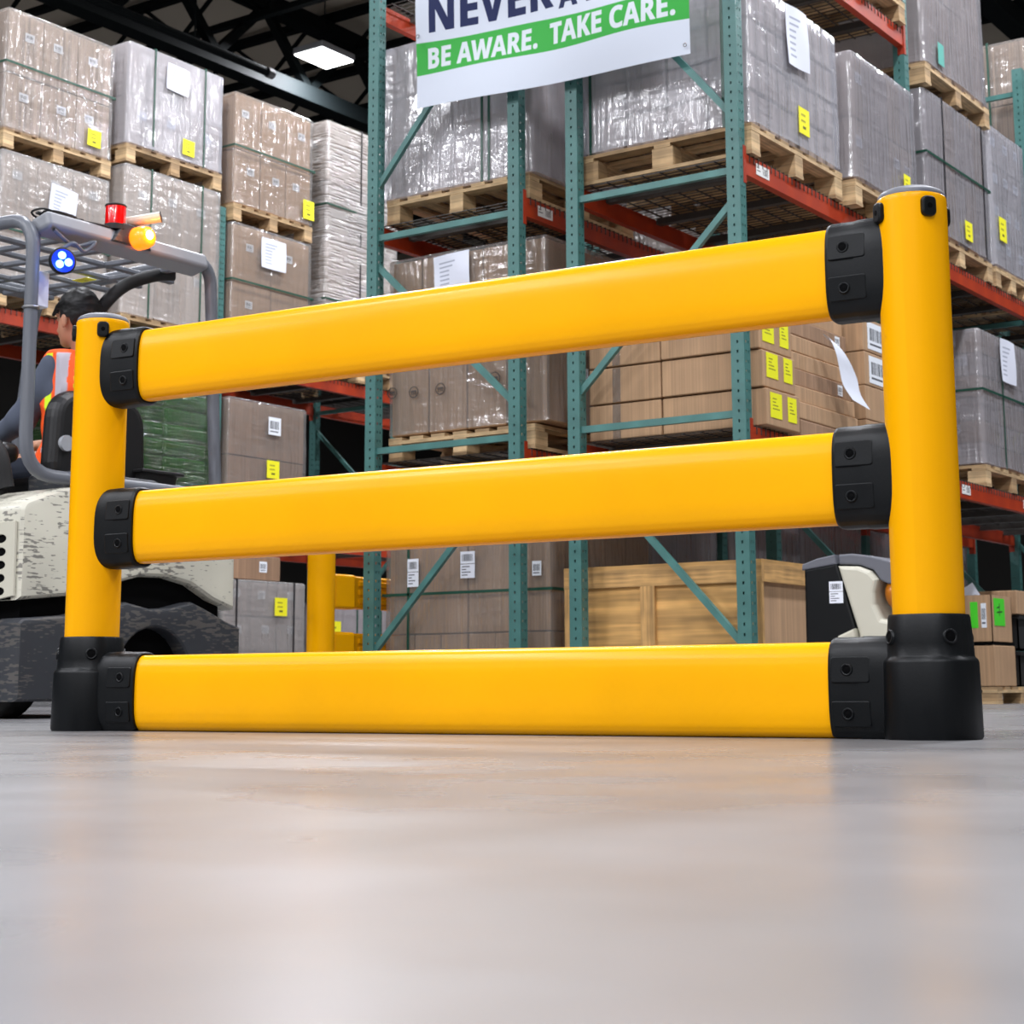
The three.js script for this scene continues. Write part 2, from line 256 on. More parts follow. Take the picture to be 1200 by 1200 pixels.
{
  const L = 2.456, t = thing('safety_barrier', 'yellow three rail impact barrier with two round posts and black bases on the grey floor', 'barrier', [-1.412, 0, -3.573], Math.atan2(0.155, 2.451) );
  // local axes: -x runs towards the left post, +z faces the camera
  const profile = [[0, 0.02], [0.0765, 0.02], [0.0770, 1.168], [0.0762, 1.178], [0.074, 1.1815], [0.06, 1.183]].map((p) => new THREE.Vector2(...p));
  for (const x of [0, -L]) {
    const post = part('post', new THREE.LatheGeometry(profile, 64), M.yellow, t, [x, 0, 0]);
    part('post_cap', new THREE.LatheGeometry([[0.0005, 1.206], [0.03, 1.205], [0.055, 1.201], [0.069, 1.194], [0.0735, 1.188], [0.0742, 1.181], [0.072, 1.17]].reverse().map((p) => new THREE.Vector2(...p)), 48), M.cap, post);
    for (const a of [45, 135, 225, 315]) {
      const r = a * Math.PI / 180, pl = part('post_plug', uvBox(extrude(shape(rrect(0.034, 0.046, 0.012, 5)), 0.016, 0.005, 3)), M.black, post, [Math.sin(r) * 0.0715, 1.146, Math.cos(r) * 0.0715], [0, r, 0]);
      const q = part('plug_socket', cache.socket ??= new THREE.CylinderGeometry(0.006, 0.006, 0.002, 12).rotateX(Math.PI / 2), M.blackDeep, pl, [0, 0, 0.0158]);
    }
    // moulded black base
    const loop = rrect(1, 1, 0.44, 12).map(([a, b]) => [a, b]);
    const st = [[0, 0.194, 0.194], [0.006, 0.201, 0.201], [0.09, 0.199, 0.199], [0.160, 0.196, 0.196], [0.167, 0.192, 0.192], [0.1715, 0.182, 0.182], [0.175, 0.179, 0.179], [0.2, 0.177, 0.177], [0.256, 0.168, 0.168], [0.262, 0.163, 0.163]];
    const bs = part('base', lofted(loop, st.map(([y, a, b]) => [y, a, b])).rotateZ(Math.PI / 2), M.black, t, [x, 0, 0]);
    for (const a of [45, 135, 225, 315]) { const r = a * Math.PI / 180; bolt(bs, [Math.sin(r) * 0.0935, 0.214, Math.cos(r) * 0.0935], faceQ(Math.sin(r), 0.12, Math.cos(r)), 0.012); }
  }
  for (const [k, y] of [[0, 0.104], [1, 0.568], [2, 1.034]]) {
    const x1 = -0.15, x0 = -L + 0.15;
    part('rail', lofted(railSection(), [[x0, 1, 1], [x1, 1, 1]]), M.yellow, t, [0, y, 0]);
    for (const side of [0, 1]) {
      const s = side ? 1 : -1, xb = side ? -L : 0;       // direction from post into the rail
      const ends = k ? [0.05, 0.188] : [0.07, 0.213];
      const g = railSection(0.012);
      const sec = k ? g : g.map(([a, b]) => [Math.max(a, -0.1035), b]);
      const stn = [[ends[0], 0.99, 1.02], [ends[1] - 0.07, 1.0, 1.02], [ends[1] - 0.066, 0.985, 0.985], [ends[1] - 0.010, 0.985, 0.985], [ends[1] - 0.004, 0.975, 0.97], [ends[1], 0.945, 0.92]];
      const st = (s > 0 ? stn : stn.map(([x, a, b]) => [-x, a, b]).reverse());
      const c = part('rail_collar', lofted(sec, st), M.black, t, [xb, y, 0]);
      for (const dy of [0.047, -0.047]) for (const fz of [1, -1]) part('collar_panel', cache.panel ??= uvBox(extrude(shape(rrect(0.088, 0.056, 0.006, 3)), 0.006, 0.0022, 2)).translate(0, 0, -0.003), M.black, c, [s * (ends[1] - 0.052), dy - (k ? 0 : 0.004), fz * (RAIL_D / 2 + 0.0098)], [fz * (dy > 0 ? -1 : 1) * 0.09, fz < 0 ? Math.PI : 0, 0]);
      for (const dy of [0.047, -0.047]) for (const fz of [1, -1]) bolt(c, [s * (ends[1] - 0.045), dy - (k ? 0 : 0.004), fz * (RAIL_D / 2 + 0.0132)], faceQ(0, 0, fz), 0.0095);
    }
  }
}

// ------------------------------------------------------------------ pallets
function palletProto(w, d, h, seed) {                    // w along x, d along z, base at y 0, centred
  const r = rng(seed), g = new THREE.Group(), wood = () => M.wood[Math.floor(r() * 3)];
  const b = 0.019, sb = 0.02, bh = h - 3 * b;
  for (const z of [-1, 0, 1]) part('bottom_board', box(w, b, 0.1, 'long'), wood(), g, [0, b / 2, z * (d / 2 - 0.05)]);
  for (const z of [-1, 0, 1]) for (const x of [-1, 0, 1]) part('block', rbox(0.13, bh, 0.098, 0.004), wood(), g, [x * (w / 2 - 0.066), b + bh / 2, z * (d / 2 - 0.05)]);
  for (const x of [-1, 0, 1]) part('stringer_board', box(0.1, b, d, 'long'), wood(), g, [x * (w / 2 - 0.05), b + bh + b / 2, 0]);
  const n = 7; for (let i = 0; i < n; i++) part('deck_board', box(w + 0.004 * (r() - 0.5), b, 0.098, 'long'), wood(), g, [0.004 * (r() - 0.5), h - b / 2, -d / 2 + 0.05 + i * (d - 0.1) / (n - 1)]);
  return g;
}
const protos = {};
function pallet(x0, x1, y0, h, z0, z1, label, turn = false) {
  const w = x1 - x0, d = z1 - z0, key = [w.toFixed(2), d.toFixed(2), h.toFixed(3), turn].join();
  protos[key] ??= turn ? palletProto(d, w, h, 900 + Object.keys(protos).length) : palletProto(w, d, h, 900 + Object.keys(protos).length);
  const o = protos[key].clone(); o.name = numbered('wooden_pallet'); o.position.set((x0 + x1) / 2, y0, (z0 + z1) / 2); if (turn) o.rotation.y = Math.PI / 2;
  o.userData = { label, category: 'pallet', group: 'wooden pallets' }; scene.add(o); return o;
}

// ------------------------------------------------------------------ wrapped loads
function filmGeo(w, h, d, seed, amp = 0.012, r = 0.03) {  // loose skin round a load, open at the top and bottom
  const loop = [], n1 = Math.max(6, Math.round(w / 0.07)), n2 = Math.max(6, Math.round(d / 0.07));
  const add = (x, z, nx, nz, c) => loop.push([x, z, nx, nz, c]);
  const side = (ax, az, bx, bz, nx, nz, n) => { for (let i = 0; i < n; i++) { const t = i / n; add(mix(ax, bx, t), mix(az, bz, t), nx, nz, Math.sin(Math.PI * t)); } };
  const W = w / 2, D = d / 2, corner = (cx, cz, a0) => { for (let k = 0; k < 4; k++) { const a = a0 - k / 4 * Math.PI / 2; add(cx + r * Math.cos(a), cz + r * Math.sin(a), Math.cos(a), Math.sin(a), 0); } };
  side(-W + r, D, W - r, D, 0, 1, n1); corner(W - r, D - r, Math.PI / 2); side(W, D - r, W, -D + r, 1, 0, n2); corner(W - r, -D + r, 0);
  side(W - r, -D, -W + r, -D, 0, -1, n1); corner(-W + r, -D + r, -Math.PI / 2); side(-W, -D + r, -W, D - r, -1, 0, n2); corner(-W + r, D - r, Math.PI);
  const N = loop.length, ny = Math.max(8, Math.round(h / 0.07)), f = fbm(seed, 14, 5, 3), f2 = fbm(seed + 1, 5, 9, 2), P = [], U = [], I = [];
  const rows = []; for (let j = 0; j <= ny; j++) rows.push([j / ny * h, 0]); rows.push([h + 0.012, 0.018], [h + 0.016, 0.07]);
  let len = [0]; for (let i = 1; i <= N; i++) { const a = loop[i - 1], b = loop[i % N]; len.push(len[i - 1] + Math.hypot(a[0] - b[0], a[1] - b[1])); }
  rows.forEach(([y, inset], j) => { for (let i = 0; i <= N; i++) { const [x, z, nx, nz, c] = loop[i % N], u = (i % N) / N, v = y / 2.2; const o = 0.006 + amp * ((0.25 + c) * (f(u, v) - 0.35) + 0.7 * (f2(u, v) - 0.5)) + (y < 0.04 ? 0.006 : 0) - inset; P.push(x + nx * o, y + (j === 0 ? 0.002 + 0.012 * f(u * 3, 0.3) : 0), z + nz * o); U.push(len[i], y); } });
  for (let j = 0; j < rows.length - 1; j++) for (let i = 0; i < N; i++) { const a = j * (N + 1) + i; I.push(a, a + 1, a + N + 1, a + 1, a + N + 2, a + N + 1); }
  const g = new THREE.BufferGeometry(); g.setAttribute('position', new THREE.Float32BufferAttribute(P, 3)); g.setAttribute('uv', new THREE.Float32BufferAttribute(U, 2)); g.setIndex(I); g.computeVertexNormals(); return g;
}
function plate(w, h, bend = 0) { const g = new THREE.PlaneGeometry(w, h, bend ? 8 : 1, bend ? 8 : 1); if (bend) { const p = g.attributes.position; for (let i = 0; i < p.count; i++) p.setZ(i, bend * (Math.sin(p.getX(i) / w * 4 + p.getY(i) / h * 3) * 0.5 + 0.5)); g.computeVertexNormals(); } return g; }
const stickerGeo = (w, h) => cache['st' + w + h] ??= (() => { const g = new THREE.BoxGeometry(w, h, 0.002); return g; })();
/* one wrapped load: x0..x1, y0..y1, z0..z1 in the room; the aisle face is +x and the near end face is +z
   tiers: heights as fractions; nz cartons along z, nx along x; o: {mats, film, strapsZ, strapsX, belts, tags, labels, sheets} */
function load(label, [x0, x1, y0, y1, z0, z1], tiers, nx, nz, o = {}) {
  const w = x1 - x0, h = y1 - y0, d = z1 - z0, r = rng(o.seed ?? Math.round((x0 * 31 + z0 * 77 + y0 * 13) * 10) >>> 0);
  const t = thing(o.name ?? 'wrapped_load', label, o.category ?? 'load', [(x0 + x1) / 2, y0, (z0 + z1) / 2], o.turn ?? 0, o.group);
  const mats = o.mats ?? [M.kraftGrey]; let y = 0; const sum = tiers.reduce((a, b) => a + b, 0), inset = o.film ? 0.014 : 0;
  tiers.forEach((q, k) => {
    const th = q / sum * h, NX = Array.isArray(nx) ? nx[k] : nx, NZ = Array.isArray(nz) ? nz[k] : nz, cw = (w - 2 * inset) / NX, cd = (d - 2 * inset) / NZ;
    for (let i = 0; i < NX; i++) for (let j = 0; j < NZ; j++) {
      if (i > 0 && i < NX - 1 && j > 0 && j < NZ - 1 && k < tiers.length - 1) continue;
      const jx = (r() - 0.5) * 0.006, jz = (r() - 0.5) * 0.006;
      const c = part(o.piece ?? 'carton', rbox(cw - (o.gap ?? 0.009), th - (o.gap ?? 0.007), cd - (o.gap ?? 0.009), o.soft ?? 0.006), mats[Math.floor(r() * mats.length)], t, [-w / 2 + inset + (i + 0.5) * cw + jx, y + th / 2, -d / 2 + inset + (j + 0.5) * cd + jz], [0, (r() - 0.5) * 0.008, 0]);
      if (o.labels && i === NX - 1 && r() < (o.labelChance ?? 1)) part('label', stickerGeo(0.085, 0.064), M.label, c, [cw / 2 - 0.0015, (o.labelY ?? 0.15) * th + (r() - 0.5) * 0.02, (r() - 0.5) * cd * 0.3], [0, Math.PI / 2, 0]);
      if (o.endLabels && j === NZ - 1) part('label', stickerGeo(0.085, 0.064), M.label, c, [(r() - 0.5) * cw * 0.3, 0.15 * th, cd / 2 - 0.0015]);
    }
    y += th;
  });
  const film = o.film && part('stretch_wrap', filmGeo(w, h * (o.filmH ?? 1), d, o.seed ?? Math.round(z0 * 100 + y0 * 10 + 5000), o.amp), o.film, t);
  const out = 0.012, sm = o.strapMat ?? M.strap, bw = 0.016, bt = 0.003;
  const lo = o.strapLow ?? 0;
  for (const z of o.strapsZ ?? []) part('strap', mergeGeometries([bbox(w / 2 + out, w / 2 + out + bt, lo, h + 0.012, z - bw / 2, z + bw / 2), bbox(-w / 2 - out - bt, -w / 2 - out, lo, h + 0.012, z - bw / 2, z + bw / 2), bbox(-w / 2 - out - bt, w / 2 + out + bt, h + 0.012, h + 0.015, z - bw / 2, z + bw / 2)]), sm, t);
  for (const x of o.strapsX ?? []) part('strap', mergeGeometries([bbox(x - bw / 2, x + bw / 2, lo, h + 0.015, d / 2 + out, d / 2 + out + bt), bbox(x - bw / 2, x + bw / 2, lo, h + 0.015, -d / 2 - out - bt, -d / 2 - out), bbox(x - bw / 2, x + bw / 2, h + 0.015, h + 0.018, -d / 2 - out - bt, d / 2 + out + bt)]), sm, t);
  for (const y of o.belts ?? []) part('strap', mergeGeometries([bbox(w / 2 + out, w / 2 + out + bt, y, y + bw, -d / 2 - out, d / 2 + out), bbox(-w / 2 - out - bt, -w / 2 - out, y, y + bw, -d / 2 - out, d / 2 + out), bbox(-w / 2 - out, w / 2 + out, y, y + bw, d / 2 + out, d / 2 + out + bt), bbox(-w / 2 - out, w / 2 + out, y, y + bw, -d / 2 - out - bt, -d / 2 - out)]), M.strap, t);
  // stickers and sheets on the wrap: [face, along, height, width, tall, material, tilt]
  for (const [face, a, hy, sw, sh, m, tilt = 0] of o.tags ?? []) {
    const off = 0.021, big = sw > 0.16;
    const g = big ? plate(sw, sh, 0.012) : stickerGeo(sw, sh), nm = m === M.sheet ? 'paper_sheet' : m === M.label || m === M.labelTall ? 'label' : m === M.circleM ? 'printed_mark' : 'sticker';
    const c = part(nm, g, m, t, face === 'x' ? [w / 2 + off, hy, a] : [a, hy, d / 2 + off]); c.rotation.set(0, face === 'x' ? Math.PI / 2 : 0, 0); c.rotateZ(tilt);
  }
  return t;
}

// ------------------------------------------------------------------ racks
const UPR_W = 0.076, UPR_D = 0.07;
function uprightGeo(H) {                                 // roll-formed channel with punched holes, open at the back; front faces +z
  const k = 'upr' + H; if (cache[k]) return cache[k];
  const hole = (cx, cy, w = 0.011, h = 0.015) => [[cx - w / 2, cy + h / 2], [cx + w / 2, cy + h / 2], [cx + w * 0.36, cy - h / 2], [cx - w * 0.36, cy - h / 2]];
  const face = (w, cols) => { const hs = []; for (let y = 0.06; y < H - 0.03; y += 0.0508) for (const c of cols) hs.push(hole(c, y)); return extrude(shape([[-w / 2, 0], [w / 2, 0], [w / 2, H], [-w / 2, H]], hs), 0.003); };
  const f = face(UPR_W, [0]).translate(0, 0, UPR_D / 2 - 0.003);
  const s1 = face(UPR_D - 0.006, [-0.013, 0.013]).rotateY(Math.PI / 2).translate(UPR_W / 2 - 0.003, 0, 0), s2 = face(UPR_D - 0.006, [-0.013, 0.013]).rotateY(Math.PI / 2).translate(-UPR_W / 2, 0, 0);
  const lips = [-1, 1].map((s) => new THREE.ExtrudeGeometry(shape([[-0.01, 0], [0.01, 0], [0.01, H], [-0.01, H]]), { depth: 0.003, bevelEnabled: false }).translate(s * (UPR_W / 2 - 0.012), 0, -UPR_D / 2));
  const g = mergeGeometries([f, s1, s2, ...lips]); const uv = g.attributes.uv; return cache[k] = uvBox(toCreasedNormals(g, 0.4));
}
function rack(name, label, xL, xR, zs, H, levels, flip, tags = []) {   // zs: frame positions, near to far; levels: per bay list of beam top heights
  const t = thing(name, label, 'rack', [0, 0, 0]);
  const lx = xL + UPR_W / 2, rx = xR - UPR_W / 2;
  zs.forEach((z) => {
    for (const x of [lx, rx]) { const u = part('upright', uprightGeo(H), M.teal, t, [x, 0.006, z - UPR_D / 2]); part('foot_plate', box(0.12, 0.006, 0.13), M.teal, u, [0, -0.003, 0]); }
    const a = xL + UPR_W, b = xR - UPR_W, zc = z - 0.03;
    for (const y of [0.22, 1.478, 2.752, 4.5]) if (y < H) part('horizontal_brace', box(b - a + 0.03, 0.036, 0.03), M.teal, t, [(a + b) / 2, y, zc]);
    for (const [y0, y1, up] of [[0.33, 1.32, 0], [1.68, 2.58, 1], [3.07, 4.18, 0]]) { const right = !!up === !flip; part('diagonal_brace', right ? bar([a - 0.01, y0, zc], [b + 0.01, y1, zc], 0.034, 0.028) : bar([b + 0.01, y0, zc], [a - 0.01, y1, zc], 0.034, 0.028), M.teal, t); }
  });
  for (let i = 0; i < zs.length - 1; i++) for (const y of levels[i] ?? []) {
    const z0 = zs[i + 1], z1 = zs[i] - UPR_D, len = z1 - z0, zc = (z0 + z1) / 2;
    for (const s of [-1, 1]) {
      const x = s > 0 ? rx + 0.012 : lx - 0.012;
      const b = part('beam', mergeGeometries([bbox(-0.022, 0.022, -0.108, -0.028, -len / 2, len / 2), bbox(s > 0 ? -0.006 : -0.022, s > 0 ? 0.022 : 0.006, -0.03, 0, -len / 2, len / 2)]), M.orange, t, [x, y, zc]);
      for (const e of [-1, 1]) part('beam_connector', box(0.046, 0.2, 0.03), M.orange, b, [s * 0.006, -0.06, e * (len / 2 + 0.012)]);
      for (const [bi, by, z] of tags) if (s > 0 && bi === i && Math.abs(by - y) < 0.05) part('barcode_label', stickerGeo(0.15, 0.06), M.beamLabel, b, [0.0235, -0.05, z - zc], [0, Math.PI / 2, 0]);
    }
    // wire deck with prongs hooked over the aisle beams
    const g = []; for (let z = z0 + 0.04; z < z1 - 0.02; z += 0.05) { g.push(bbox(lx - 0.036, rx + 0.036, 0.004, 0.009, z - 0.0025, z + 0.0025)); for (const x of [lx - 0.036, rx + 0.036]) g.push(bbox(x - 0.0025, x + 0.0025, -0.035, 0.009, z - 0.0025, z + 0.0025)); }
    for (let k = 0; k < 9; k++) { const x = mix(lx, rx, (k + 0.5) / 9); g.push(bbox(x - 0.003, x + 0.003, -0.003, 0.004, z0 + 0.03, z1 - 0.03)); }
    for (let k = 0; k < 4; k++) { const z = mix(z0, z1, (k + 0.5) / 4); g.push(bbox(lx + 0.02, rx - 0.02, -0.04, -0.003, z - 0.025, z + 0.025)); }
    const dk = part('wire_deck', mergeGeometries(g), M.wire, t, [0, y, 0]); dk.userData.kind = 'stuff';
  }
  return t;
}
const L1 = 1.415, L2 = 2.845, L3 = 4.24, ZF = -7.71;
const ZS = [ZF, ZF - 2.31, ZF - 4.62, ZF - 6.93];
rack('pallet_rack', 'teal pallet rack with orange beams nearest the aisle on the right of the banner', -5.032, -3.964, ZS, 4.68, [[L1, L2, L3], [L1, L2], [L1, L2]], false, [[0, L2, -7.98], [1, L1, -10.77], [1, L1, -11.95]]);
rack('pallet_rack', 'teal pallet rack under the left part of the banner beside the far yellow post', -6.445, -5.346, ZS, 4.68, [[L1, L2, L3], [L1, L2], [L1, L2]], true, [[0, L2, -7.98]]);
rack('pallet_rack', 'teal pallet rack behind the forklift holding the tall row of wrapped pallets', -11.12, -10.04, [-5.46, -7.74, -10.105, -12.47, -14.8], 4.1, [[L1, L2], [L1, L2], [L1, L2], [L1, L2]], true);

// ------------------------------------------------------------------ left row of pallets
{
  const X0 = -11.1, X1 = -10.0, P = 0.14, B = 2.856;
  const S1 = [-8.87, -7.84], S2 = [-10.075, -9.02], S3 = [-11.21, -10.22], S4 = [-12.42, -11.40];
  const sides = ['first', 'second', 'third', 'fourth'];
  pallet(X0, X1, B, P, ...S1, 'wooden pallet on the beam under the lower load of the first stack from the left');
  load('lower wrapped load of the leftmost stack, brown cartons under a crumpled paper sheet', [X0, X1, B + P, 4.003, ...S1], [1, 1], 3, 3, { mats: [M.kraftGrey], film: M.film, labels: true, labelY: 0.2, belts: [0.42], tags: [['x', -0.04, 0.72, 0.25, 0.25, M.sheet, -0.12]], group: 'wrapped loads on the left rack' });
  pallet(X0, X1, 4.03, P, ...S1, 'wooden pallet between the two loads of the leftmost stack');
  load('upper wrapped load of the leftmost stack, brown cartons with one green belt and yellow sticker', [X0, X1, 4.17, 5.09, ...S1], [1, 1.1], 3, [3, 3], { mats: [M.kraftGrey], film: M.filmClear, labels: true, belts: [0.5], tags: [['x', -0.32, 0.13, 0.13, 0.13, M.sticker, -0.03]], group: 'wrapped loads on the left rack' });

  pallet(X0, X1, B, P, ...S2, 'wooden pallet on the beam above the green wrapped bundle');
  load('lower wrapped load of the second stack from the left, pale cartons under two green straps', [X0, X1, B + P, 4.195, ...S2], [1, 1], 3, 3, { mats: [M.kraftGrey, M.kraftPale], film: M.film, labels: true, strapsZ: [0.26, -0.30], group: 'wrapped loads on the left rack' });
  pallet(X0, X1, 4.222, P, ...S2, 'wooden pallet between the two strapped loads of the second stack from the left');
  load('upper wrapped load of the second stack, shiny, with paper sheet and two green straps', [X0, X1, 4.362, 5.2, ...S2], [1, 1], 3, 3, { mats: [M.kraftGrey, M.kraftPale], film: M.filmHazy, labels: true, labelChance: 0.6, strapsZ: [0.26, -0.30], tags: [['x', 0.02, 0.66, 0.24, 0.22, M.sheet, -0.06], ['x', -0.12, 0.12, 0.13, 0.13, M.sticker, -0.03]], group: 'wrapped loads on the left rack' });

  pallet(X0, X1, B, P, ...S3, 'wooden pallet on the beam under the third stack from the left');
  load('lower wrapped load of the third stack from the left, plain brown cartons with white sheet', [X0, X1, B + P, 3.99, ...S3], [1, 1], 2, [2, 2], { mats: [M.kraft], film: M.filmClear, labels: true, belts: [0.5], tags: [['x', 0.02, 0.8, 0.3, 0.26, M.sheet, 0]], group: 'wrapped loads on the left rack' });
  pallet(X0, X1, 4.015, P, ...S3, 'wooden pallet between the two brown loads of the third stack from the left');
  load('upper wrapped load of the third stack, plain brown cartons, yellow sticker at lower corner', [X0, X1, 4.155, 5.13, ...S3], [1, 1], 2, [3, 3], { mats: [M.kraft], film: M.filmClear, labels: true, belts: [0.5], tags: [['x', -0.42, 0.14, 0.14, 0.17, M.sticker, 0]], group: 'wrapped loads on the left rack' });

  pallet(X0, X1, B, P, ...S4, 'wooden pallet under the tall crinkled silver load');
  load('tall brown load under very crinkled silvery film at far end of the left row', [X0, X1, B + P, 5.2, ...S4], [1, 1, 1, 1], 3, 3, { mats: [M.kraft, M.kraftDark], film: M.filmSilver, amp: 0.03, endLabels: true, belts: [0.55, 1.42], strapsZ: [0.05], strapMat: M.strapBlack });


  // middle level of the same row
  pallet(X0, X1, L1 + 0.01, P, -10.02, -9.05, 'wooden pallet under the green wrapped bundle behind the forklift');
  load('bundle of green packs under shiny film behind the forklift', [X0, X1, L1 + 0.15, 2.46, -10.02, -9.05], [1, 1, 1, 1, 1, 1, 1], 2, 2, { mats: [M.green, M.green, M.greenDark], film: M.filmGreen, amp: 0.035, piece: 'green_pack', soft: 0.03 });
  pallet(X0, X1, L1 + 0.01, P, -11.18, -10.225, 'wooden pallet under the brown load right of the green bundle');
  load('brown wrapped load on the middle beam right of the green bundle, with yellow sticker', [X0, X1, L1 + 0.152, 2.5, -11.18, -10.225], [1, 1], 1, 1, { mats: [M.kraftDark], film: M.filmClear, amp: 0.02, tags: [['x', -0.05, 0.75, 0.15, 0.15, M.label], ['x', -0.04, 0.38, 0.15, 0.15, M.sticker]] });
  // floor level
  pallet(X0, X1, 0.001, P, -11.2, -10.22, 'wooden pallet on the floor under the grey wrapped load');
  load('grey wrapped load on the floor below the brown load, two black straps and yellow sticker', [X0, X1, P + 0.002, 1.0, -11.2, -10.22], [1, 1, 1], 3, 3, { mats: [M.kraftAsh], film: M.film, gap: 0.016, labels: true, strapMat: M.strapBlack, strapsZ: [0.36, -0.33], tags: [['x', -0.16, 0.66, 0.15, 0.15, M.sticker, 0]] });
  const c = thing('carton', 'brown carton lying on top of the grey wrapped floor load', 'carton', [-10.35, 1.02, -10.62]);
  part('carton_body', rbox(0.6, 0.2, 0.62, 0.006), M.kraftDark, c, [0, 0.1, 0]); part('label', stickerGeo(0.09, 0.09), M.label, c, [0.3005, 0.11, -0.1], [0, Math.PI / 2, 0]);
  pallet(X0, X1, 0.001, P, -12.42, -11.42, 'wooden pallet on the floor behind the far yellow post');
  load('grey load with two green straps on the floor behind the far yellow rails', [X0, X1, P + 0.002, 0.85, -12.42, -11.42], [1, 1], 2, 2, { mats: [M.kraftPale], film: M.filmGrey, strapsZ: [0.05, -0.28], tags: [['x', 0.36, 0.46, 0.16, 0.2, M.sticker]] });
}

// ------------------------------------------------------------------ rack under the banner, left half
{
  const B = L2 + 0.012;
  pallet(-6.40, -5.36, B, 0.15, -8.98, -7.84, 'wooden pallet under the silver load below the left part of the banner', true);
  load('silver wrapped load behind the left part of the banner, two green straps', [-6.46, -5.36, B + 0.155, 3.97, -8.98, -7.86], [1, 1, 1], 3, 3, { mats: [M.kraftPale], film: M.filmHazy, amp: 0.02, strapsX: [0.21, 0.26], belts: [] });
  pallet(-6.38, -5.34, L1 + 0.01, 0.14, -8.98, -7.85, 'wooden pallet under the load of cartons printed with ringed letters', true);
  load('wrapped load of cartons printed with ringed letters, with a taped paper sheet', [-6.40, -5.27, L1 + 0.16, 2.63, -8.98, -7.87], [1, 1], [4, 5], [3, 4], { mats: [M.kraft], film: M.filmClear, amp: 0.02, tags: [['z', -0.08, 0.92, 0.26, 0.24, M.sheet, 0.05], ['z', -0.52, 0.26, 0.075, 0.075, M.circleM], ['z', -0.36, 0.25, 0.075, 0.075, M.circleM], ['z', -0.165, 0.25, 0.075, 0.075, M.circleM], ['z', 0.22, 0.27, 0.085, 0.085, M.circleM], ['x', 0.2, 0.3, 0.07, 0.09, M.label]] });
  pallet(-6.38, -5.3, 0.001, 0.14, -8.98, -7.86, 'wooden pallet on the floor under the tall brown carton', true);
  load('tall brown carton load on the floor at the rack corner, with barcode labels', [-6.42, -5.26, 0.143, 1.2, -8.98, -7.88], [0.36, 1], [6, 2], [4, 2], { mats: [M.kraft], film: M.filmClear, amp: 0.012, belts: [0.5], strapsX: [-0.40], strapMat: M.strap, tags: [['z', 0.03, 0.66, 0.1, 0.15, M.labelTall], ['z', -0.36, 0.63, 0.08, 0.16, M.labelTall], ['z', 0.5, 0.62, 0.06, 0.08, M.label]] });
  // deeper bays of the same rack, in the dark
  [[-9.98, -9.05], [-11.2, -10.16], [-12.28, -11.24], [-13.5, -12.5], [-14.5, -13.55]].forEach(([z0, z1], k) => {
    const nth = ['first', 'second', 'third', 'fourth', 'fifth'][k];
    pallet(-6.4, -5.36, 0.001, 0.14, z0, z1, `${nth} pallet on the dark floor behind the tall brown carton, counted inwards`, true);
    load(`${nth} dark load on the floor behind the tall brown carton, counted inwards`, [-6.4, -5.36, 0.143, 1.29, z0, z1], [1, 1], 2, 2, { mats: [M.kraftDark, M.kraftAsh], film: M.filmGrey });
  });
  for (const [z0, z1] of [[-11.2, -10.15], [-12.3, -11.25]]) {
    pallet(-6.4, -5.36, B, 0.14, z0, z1, z1 > -11 ? 'wooden pallet deep inside the left rack behind the silver load' : 'farthest wooden pallet deep inside the left rack', true);
    load(z1 > -11 ? 'brown load deep inside the left rack behind the silver load' : 'farthest brown load deep inside the left rack', [-6.4, -5.36, B + 0.145, 3.8, z0, z1], [1, 1], 2, 2, { mats: [M.kraftDark], film: M.film });
  }
}

